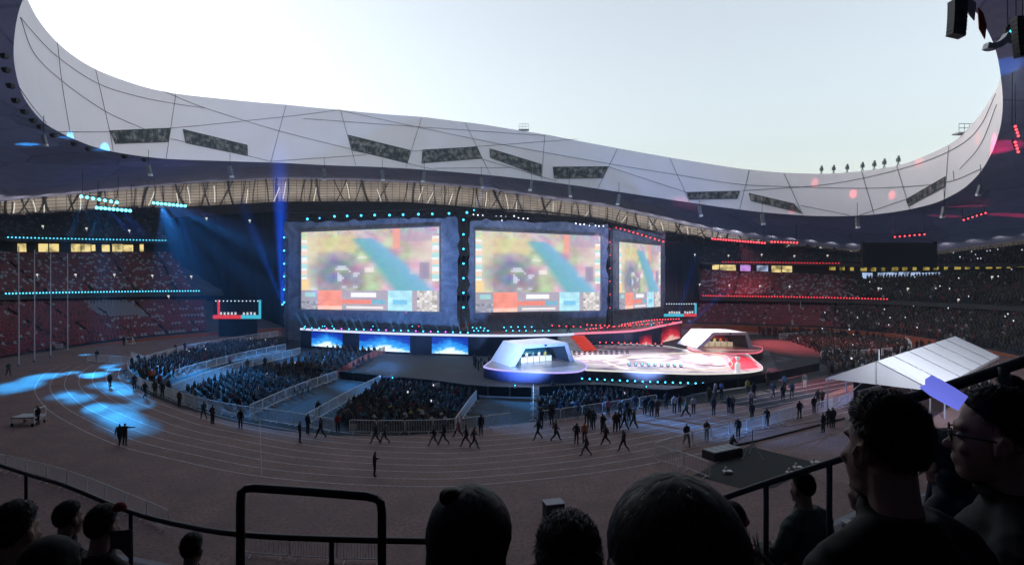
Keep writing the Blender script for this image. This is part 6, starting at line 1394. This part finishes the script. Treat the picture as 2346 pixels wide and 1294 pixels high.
def remesh(mb, voxel, m, name, parent=None, smooth=4, fn=None):
    o = mb.build('tmp', m); md = o.modifiers.new('r', 'REMESH'); md.mode = 'VOXEL'; md.voxel_size = voxel; md.use_smooth_shade = True
    s = o.modifiers.new('s', 'SMOOTH'); s.factor = .5; s.iterations = smooth
    dg = bpy.context.evaluated_depsgraph_get(); dg.update(); me = bpy.data.meshes.new_from_object(o.evaluated_get(dg)); bpy.data.objects.remove(o)
    me.name = name; me.materials.clear()
    for x in (m if isinstance(m, (list, tuple)) else [m]): me.materials.append(x)
    n = len(me.polygons); me.polygons.foreach_set('use_smooth', [True] * n)
    if fn:
        for p in me.polygons: p.material_index = fn(p.center)
    o = bpy.data.objects.new(name, me); COL.objects.link(o); o.parent = parent; return o
m_skin_n = mat('warm_skin', (.40, .25, .19), .5, noise_scale=30, noise_amt=.1); m_hairn = mat('near_black_hair', (.0055, .0045, .0042), .5, spec=.2); m_hairb = mat('brown_black_hair', (.010, .006, .0048), .55, spec=.15)
def hair_r(u, style):        # distance of the hair surface from the skull centre in direction u, and how far inside the hairline
    sk = 1 / math.sqrt((u.x / .076) ** 2 + (u.y / .096) ** 2 + (u.z / .092) ** 2)
    if u.y > 0: m = u.z - (.66 * u.y - .12) - (.25 if abs(u.x) > .8 and u.z < -.1 else 0)
    else: m = u.z + .12 + .62 * min(1.0, -u.y * 1.6)
    th = .007 + .012 * max(0, u.z) if style == 'short' else .030
    if style == 'short' and u.y > .2: th += .004 * max(0, u.z)
    t = max(0.0, min(1.0, m / .22)); t = t * t * (3 - 2 * t)
    return sk - .010 + (th + .010) * t, m
def hair_cap(style):
    mb = MB(); nu, nv = 72, 48; c0 = Vector((0, -.012, .045)); vs = []
    for j in range(nv + 1):
        for i in range(nu):
            t = math.pi * (j + .02) / (nv + .04); a = 2 * math.pi * i / nu; u = Vector((math.sin(t) * math.cos(a), math.sin(t) * math.sin(a), math.cos(t)))
            r_, m = hair_r(u, style); r_ += (noise.noise(u * 9) * .0035 + noise.noise(u * 26) * .002) * (1 if m > 0 else 0) * (1.0 if style == 'short' else .5); vs.append(c0 + u * r_)
    return mb.add(vs, [(j * nu + i, (j + 1) * nu + i, (j + 1) * nu + (i + 1) % nu, j * nu + (i + 1) % nu) for j in range(nv) for i in range(nu)])
def hair_strands(mb, style, n, L, w):
    c0 = Vector((0, -.012, .045)); k = 0
    while k < n:
        z = rng.uniform(-.75, 1); a = rng.uniform(0, 2 * math.pi); q = math.sqrt(max(0, 1 - z * z)); u = Vector((q * math.cos(a), q * math.sin(a), z)); k += 1
        r_, m = hair_r(u, style)
        if m < .10: continue
        out = Vector((u.x, u.y, 0)).normalized() if q > .05 else Vector((1, 0, 0))
        tang = (Vector((0, 0, -1)) - u * -u.z) + Vector((rng.normal(0, .3), rng.normal(0, .3), rng.normal(0, .2))) * (1.0 if style == 'short' else .3); tang = (tang - u * tang.dot(u))
        if style == 'short' and u.z > .5: tang = Vector((0, .6, .5)) + Vector((rng.normal(0, .5), rng.normal(0, .5), 0)); 
        if tang.length < .05: tang = out.copy()
        tang.normalize(); sd = u.cross(tang)
        if sd.length < .01: continue
        sd = sd.normalized() * w; l = L * rng.uniform(.5, 1.2); pts = []
        for f in (0, .5, 1.0):
            p = u + tang * (l * f / r_); p.normalize(); rr = hair_r(p, style)[0] if style != 'short' else r_
            pts.append(c0 + p * (max(rr, r_ - .01) - .002 + (.002 + rng.uniform(0, .004)) * f + (.007 * f if style == 'short' and u.z > .3 else 0)))
        mb.add([pts[0] - sd, pts[0] + sd, pts[1] + sd * .8, pts[1] - sd * .8, pts[2]], [(0, 1, 2, 3), (3, 2, 4)])
def near_person(hc, yaw, label, jacket, hairm, style='short', scale=1.0, vox=.007, hood=False, lap=True, trousers=None, tilt=0.0):
    """hc: head centre in world; local +Y is the way the person looks"""
    root = empty('person', hc, yaw); root.scale = (scale,) * 3; tag(root, label, 'person')
    b = MB(); b.sphere((0, -.012, .045), (.076, .096, .092), 20, 14).sphere((0, .032, -.03), (.063, .068, .088), 18, 12).sphere((0, .050, -.088), (.044, .044, .034), 14, 10).sphere((0, .020, -.075), (.058, .06, .04), 14, 10)
    b.sphere((0, .106, -.022), (.013, .020, .015), 10, 8).tube([(0, .088, .028), (0, .104, -.016)], .009, 8).sphere((0, .079, .036), (.050, .020, .014), 12, 8)
    for s in (-1, 1):
        b.sphere((s * .040, .072, -.022), (.022, .020, .018), 10, 8); b.sphere((s * .008, .100, -.028), (.009, .010, .008), 8, 6)
        b.add(*ear(s))
    b.sphere((0, .092, -.056), (.024, .012, .008), 10, 6).sphere((0, .090, -.068), (.021, .012, .008), 10, 6)
    b.tube([(0, -.012, -.03), (0, -.025, -.10), (0, -.04, -.16), (0, -.05, -.24)], .058, 14, radii=[.058, .056, .060, .075])
    b.tube([(0, -.05, -.20), (0, -.05, -.30), (0, -.05, -.50), (0, -.05, -.70)], .15, 14, radii=[.07, .14, .14, .15])
    remesh(b, vox, [m_skin_n], 'body', root, smooth=3)
    j = MB(); j.tube([(0, -.05, -.155), (0, -.052, -.19), (0, -.055, -.235), (0, -.055, -.30), (0, -.05, -.45), (0, -.04, -.62), (0, -.03, -.76)], .1, 22, radii=[.074, .088, .125, .165, .175, .180, .185])
    for s in (-1, 1):
        j.sphere((s * .155, -.05, -.275), (.085, .085, .075), 14, 10); j.tube([(s * .06, -.05, -.20), (s * .165, -.05, -.27)], .06, 10, radii=[.062, .076])
        j.tube([(s * .175, -.05, -.28), (s * .235, -.03, -.42), (s * .25, .03, -.56), (s * .19, .20, -.60), (s * .10, .32, -.60)], .06, 12, radii=[.082, .070, .062, .054, .044])
        for k in range(5): j.sphere((s * (.19 + .02 * k), -.06 + .03 * k, -.33 - .05 * k), (.065, .062, .03), 10, 6)
    j.tube([(.13 * math.cos(a) * .62, -.052 + .088 * math.sin(a), -.175 + .02 * math.sin(a)) for a in [k * math.pi / 8 for k in range(17)]], .018, 8, cap=False)
    if hood: j.sphere((0, -.135, -.22), (.12, .065, .075), 14, 10); j.sphere((0, -.02, .05), (.098, .118, .118), 18, 12); j.sphere((0, -.06, -.08), (.095, .09, .12), 14, 10)
    jo = remesh(j, .011, [jacket], 'jacket', root, smooth=3); jo.location.z = .03
    off = Vector((hc.x * 3, hc.y * 5, 0))
    for v in jo.data.vertices:
        q = v.co * 9 + off; v.co += (v.co - Vector((0, -.05, v.co.z))).normalized() * (noise.noise(Vector((q.x, q.y, q.z * 1.8))) * .012 + noise.noise(v.co * 26 + off) * .005 + abs(noise.noise(Vector((q.x * .6, q.y * .6, q.z * 2.6)))) * .010)
    if not hood:
        ho = hair_cap(style).build('hair', hairm, root, smooth=True, fix=False)
        if style != 'short':
            h = MB(); h.tube([(0, -.045, .06), (0, -.062, -.05), (0, -.085, -.20), (0, -.095, -.40)], .1, 20, radii=[.112, .121, .126, .10] if style == 'long' else [.092, .090, .085, .05])
            if style == 'bun': h.sphere((-.040, -.04, .148), (.030, .032, .024), 14, 10)
            back_hair = remesh(h, .008, [hairm], 'back_hair', ho, smooth=3)
            for v in back_hair.data.vertices: v.co += Vector((v.co.x, v.co.y, 0)) * (noise.noise(Vector((math.atan2(v.co.y, v.co.x) * 7, v.co.z * 3, 0))) * .06)
        sm = MB(); hair_strands(sm, style, 3200 if style == 'short' else 4200, .024 if style == 'short' else .07, .0010)
        if style != 'short':
            Rb = [(.06, .100), (-.05, .123), (-.20, .128), (-.38, .105)] if style == 'long' else [(.06, .09), (-.05, .094), (-.2, .09), (-.38, .055)]
            for k in range(2600):
                a = rng.uniform(-.35, math.pi + .35) + math.pi; pz = rng.uniform(-.30, .10); pts = []; da = rng.normal(0, .12)
                for f in (0, .5, 1.0):
                    z = pz - .10 * f; r_ = float(np.interp(-z, [-q[0] for q in Rb], [q[1] for q in Rb])) + .003 + .004 * f * rng.random(); yy = float(np.interp(-z, [-.06, .05, .2, .4], [-.045, -.062, -.085, -.095]))
                    aa = a + da * f; pts.append(Vector((r_ * math.cos(aa), yy + r_ * math.sin(aa), z)))
                sd = Vector((-math.sin(a), math.cos(a), 0)) * .001; sm.add([pts[0] - sd, pts[0] + sd, pts[1] + sd, pts[1] - sd, pts[2]], [(0, 1, 2, 3), (3, 2, 4)])
        sm.build('hair_strands', mat(hairm.name + '_sheen', tuple(x * 1.25 for x in hairm.node_tree.nodes['Principled BSDF'].inputs['Base Color'].default_value[:3]), .38, spec=.38), ho, fix=False)
    # hands: palm, four fingers and a thumb
    hd = MB()
    for s in (-1, 1):
        c = Vector((s * .085, .345, -.605)); hd.sphere(c, (.040, .048, .018), 10, 8)
        for k, L in enumerate((.050, .062, .066, .056)):
            a = c + Vector((s * (.028 - .019 * k), .040, .002)); hd.tube([a, a + Vector((-s * .004, L * .5, .004)), a + Vector((-s * .008, L * .85, -.012)), a + Vector((-s * .010, L, -.028))], .0085, 7, radii=[.0092, .0088, .008, .0065])
        a = c + Vector((-s * .036, .0, 0)); hd.tube([a, a + Vector((-s * .022, .022, .004)), a + Vector((-s * .03, .046, -.002))], .0095, 7, radii=[.0105, .0095, .008])
    remesh(hd, .0042, [m_skin_n], 'hand_pair', root, smooth=1)
    t = MB()
    for s in (-1, 1): t.tube([(s * .09, -.02, -.76), (s * .12, .22, -.75), (s * .14, .42, -.73), (s * .145, .45, -.95), (s * .14, .42, -1.17)], .08, 12, radii=[.10, .09, .075, .06, .05]); t.sphere((s * .14, .48, -1.19), (.045, .12, .04), 10, 6)
    remesh(t, .014, [trousers or TM['navy']], 'trousers', root, smooth=3)
    return root
def ear(s):
    m = MB(); m.sphere((s * .080, -.004, -.002), (.011, .021, .033), 12, 10); m.tube([(s * .083, .010, -.026), (s * .092, .004, .012), (s * .093, -.008, .030), (s * .090, -.022, .018), (s * .086, -.020, -.008)], .006, 6); return m.v, m.f
def glasses(root):
    g = MB()
    for s in (-1, 1):
        g.tube([(s * .035 + .024 * math.cos(a), .104 - .012 * abs(math.cos(a)) * 0, .012 + .018 * math.sin(a)) for a in [k * math.pi / 8 for k in range(17)]], .0022, 6, cap=False)
        g.tube([(s * .059, .102, .018), (s * .080, .06, .018), (s * .088, -.002, .016), (s * .088, -.02, .004)], .0026, 6)
    g.tube([(-.011, .106, .016), (.011, .106, .016)], .002, 6); g.build('glasses', m_black, root, fix=False)
    for s in (-1, 1): MB().sphere((s * .034, .083, .012), (.012, .010, .010), 10, 8).build('eye', mat('eye_white', (.45, .44, .42), .3), root, smooth=True)
m_jblack = mat('black_jacket', (.003, .003, .0034), .75, noise_scale=25, noise_amt=.3); m_jolive = mat('dark_olive_jacket', (.0045, .005, .004), .75, noise_scale=25, noise_amt=.3); m_jgreen = mat('grey_green_jacket', (.085, .115, .09), .75, noise_scale=25, noise_amt=.2); m_jblue = mat('slate_jacket', (.03, .04, .055), .75, noise_scale=25, noise_amt=.2)
NP = [(D(2028, 1040, 1.50), 16, 'man with short dark hair and bare neck seen from behind, largest head', m_jolive, m_hairb, 'short', 1.0, .006, False), (D(2282, 1010, 1.74), 58, 'man in black framed glasses and dark jacket beside the glowing blue headband', m_jblack, m_hairn, 'short', 1.03, .006, False),
    (D(1545, 1335, .93), 4, 'spectator with a big dome of long dark hair seen from behind', m_jblack, m_hairb, 'long', 1.0, .009, False), (D(1078, 1262, 1.55), -8, 'spectator with dark hair in a small top knot beside the pipe frame', m_jblack, m_hairn, 'bun', 1.02, .009, False), (D(1302, 1312, 1.65), 0, 'spectator with short dark hair between the top knot and the big dome of hair', m_jblack, m_hairn, 'short', 1.06, .009, False),
    (D(1838, 1122, 5.1), 25, 'man in a grey green jacket sitting bent below the grey handrail', m_jgreen, m_hairn, 'short', 1.0, .012, False), (D(1985, 1130, 3.6), 30, 'spectator half hidden behind the man in the olive black jacket, with a cup', m_jblue, m_hairn, 'short', 1.0, .011, False), (D(2165, 1065, 3.2), 20, 'spectator in a slate blue hood between the two big heads', m_jblue, m_hairn, 'short', 1.0, .011, True),
    (D(157, 1192, 4.8), -20, 'spectator in black at the corner rail looking towards the screens', m_jblack, m_hairn, 'short', 1.0, .011, False), (D(236, 1212, 4.0), -12, 'spectator with thick black hair beside a red cap', m_jblack, m_hairn, 'short', 1.05, .011, False), (D(36, 1226, 2.9), -8, 'spectator with cropped hair in a dark green jacket in the near corner', m_jolive, m_hairn, 'short', 1.05, .011, False),
    (D(120, 1330, 2.6), -10, 'spectator in dark green sitting low in the near corner', m_jolive, m_hairn, 'short', 1.0, .011, True), (D(440, 1262, 4.6), 0, 'small dark spectator below the handrail near the pipe frame', m_jblack, m_hairn, 'short', .9, .012, False), (D(2310, 905, 4.6), 35, 'spectator behind the thick grey handrail', m_jblack, m_hairn, 'short', 1.0, .012, False)]
for hc, yaw, lab, jm, hm, st_y, s_, vx, hd_ in NP:
    rt = near_person(hc, R(yaw), lab, jm, hm, st_y, s_, vx, hd_)
    if 'glasses' in lab and 'taller' not in lab: glasses(rt)
    # seat under the person and the step that carries it
    h_ = Vector((math.sin(R(yaw)) * .02, -.05, 0)); sp = hc + Vector((0, -.04, -.80 * s_)); ax_ = MB().box((0, 0, -.02), (.46, .42, .04)).box((0, -.20, .16), (.46, .04, .34)).box((0, 0, -.22), (.10, .10, .38)).build('stand_seat', seat_mats[2], bowl); ax_.location = sp + inv
    fl_ = MB().box((0, .15, -.46), (.9, 1.1, .10)).build('terrace_step', m_conc_d, bowl); fl_.location = sp + inv
# things they wear or hold
hv = [(-.056, -.020), (-.046, -.006), (-.054, .006), (-.047, .026), (-.02, .026), (.02, .025), (.056, .022), (.058, -.024), (.02, -.026), (-.02, -.026)]
hb = MB().add([(x, -.25 * x * x - .002, z) for x, z in hv] + [(x, -.25 * x * x + .002, z) for x, z in hv], [tuple(range(10)), tuple(range(19, 9, -1))] + [(k, (k + 1) % 10, 10 + (k + 1) % 10, 10 + k) for k in range(10)]).build('glowing_headband', room_mat('blue_glow_plastic', (118, 128, 245), .95))
hb.location = D(2160, 897, 1.66); hb.rotation_euler = (R(8), R(30), R(-10)); tag(hb, 'glowing violet blue headband sign beside the man with glasses', 'headband')
cup = empty('paper_cup', D(1947, 1245, 3.1)); tag(cup, 'white lidded paper cup held by the half hidden spectator', 'cup'); MB().tube([(0, 0, 0), (0, 0, .10)], .03, 14, radii=[.028, .038]).build('cup_body', mat('paper_cup_red', (.16, .05, .045), .6), cup); MB().tube([(0, 0, .10), (0, 0, .112)], .04, 14, radii=[.041, .037]).build('lid', mat('white_lid', (.30, .30, .30), .4), cup)
for px, py, d, s, lab in ((1676, 1180, 4.0, .095, 'round red hat on a spectator near the start of the grey handrail'), (274, 1160, 3.8, .035, 'small red cap beside the spectator with thick black hair')):
    hro = MB().sphere((0, 0, 0), (s, s * 1.1, s * .8), 16, 10).tube([(s * 1.02 * math.cos(a), s * 1.1 * math.sin(a), -s * .25) for a in [k * math.pi / 10 for k in range(21)]], s * .16, 6, cap=False).build('red_hat', mat('red_wool', (.22, .015, .018), .8, noise_scale=40), None, smooth=True, fix=False); hro.location = D(px, py, d); tag(hro, lab, 'hat')
    if s > .05: near_person(D(px, py + 22, d), 0, 'spectator wearing the round red hat', m_jblack, m_hairn, 'short', .98, .012)
pf = MB().add([(-.05, 0, .04), (.06, 0, .05), (.05, 0, -.10), (.0, .0, -.05), (-.05, .004, -.045), (.06, .004, .05), (.05, .004, -.10), (0, .004, -.05)], [(0, 1, 2, 3), (4, 7, 6, 5), (0, 4, 5, 1), (1, 5, 6, 2), (2, 6, 7, 3), (3, 7, 4, 0)]).build('paper_sheet', mat('grey_paper', (.10, .10, .12), .8)); pf.location = D(275, 1235, 3.0); tag(pf, 'crumpled pale sheet hanging in the dark near corner', 'paper')
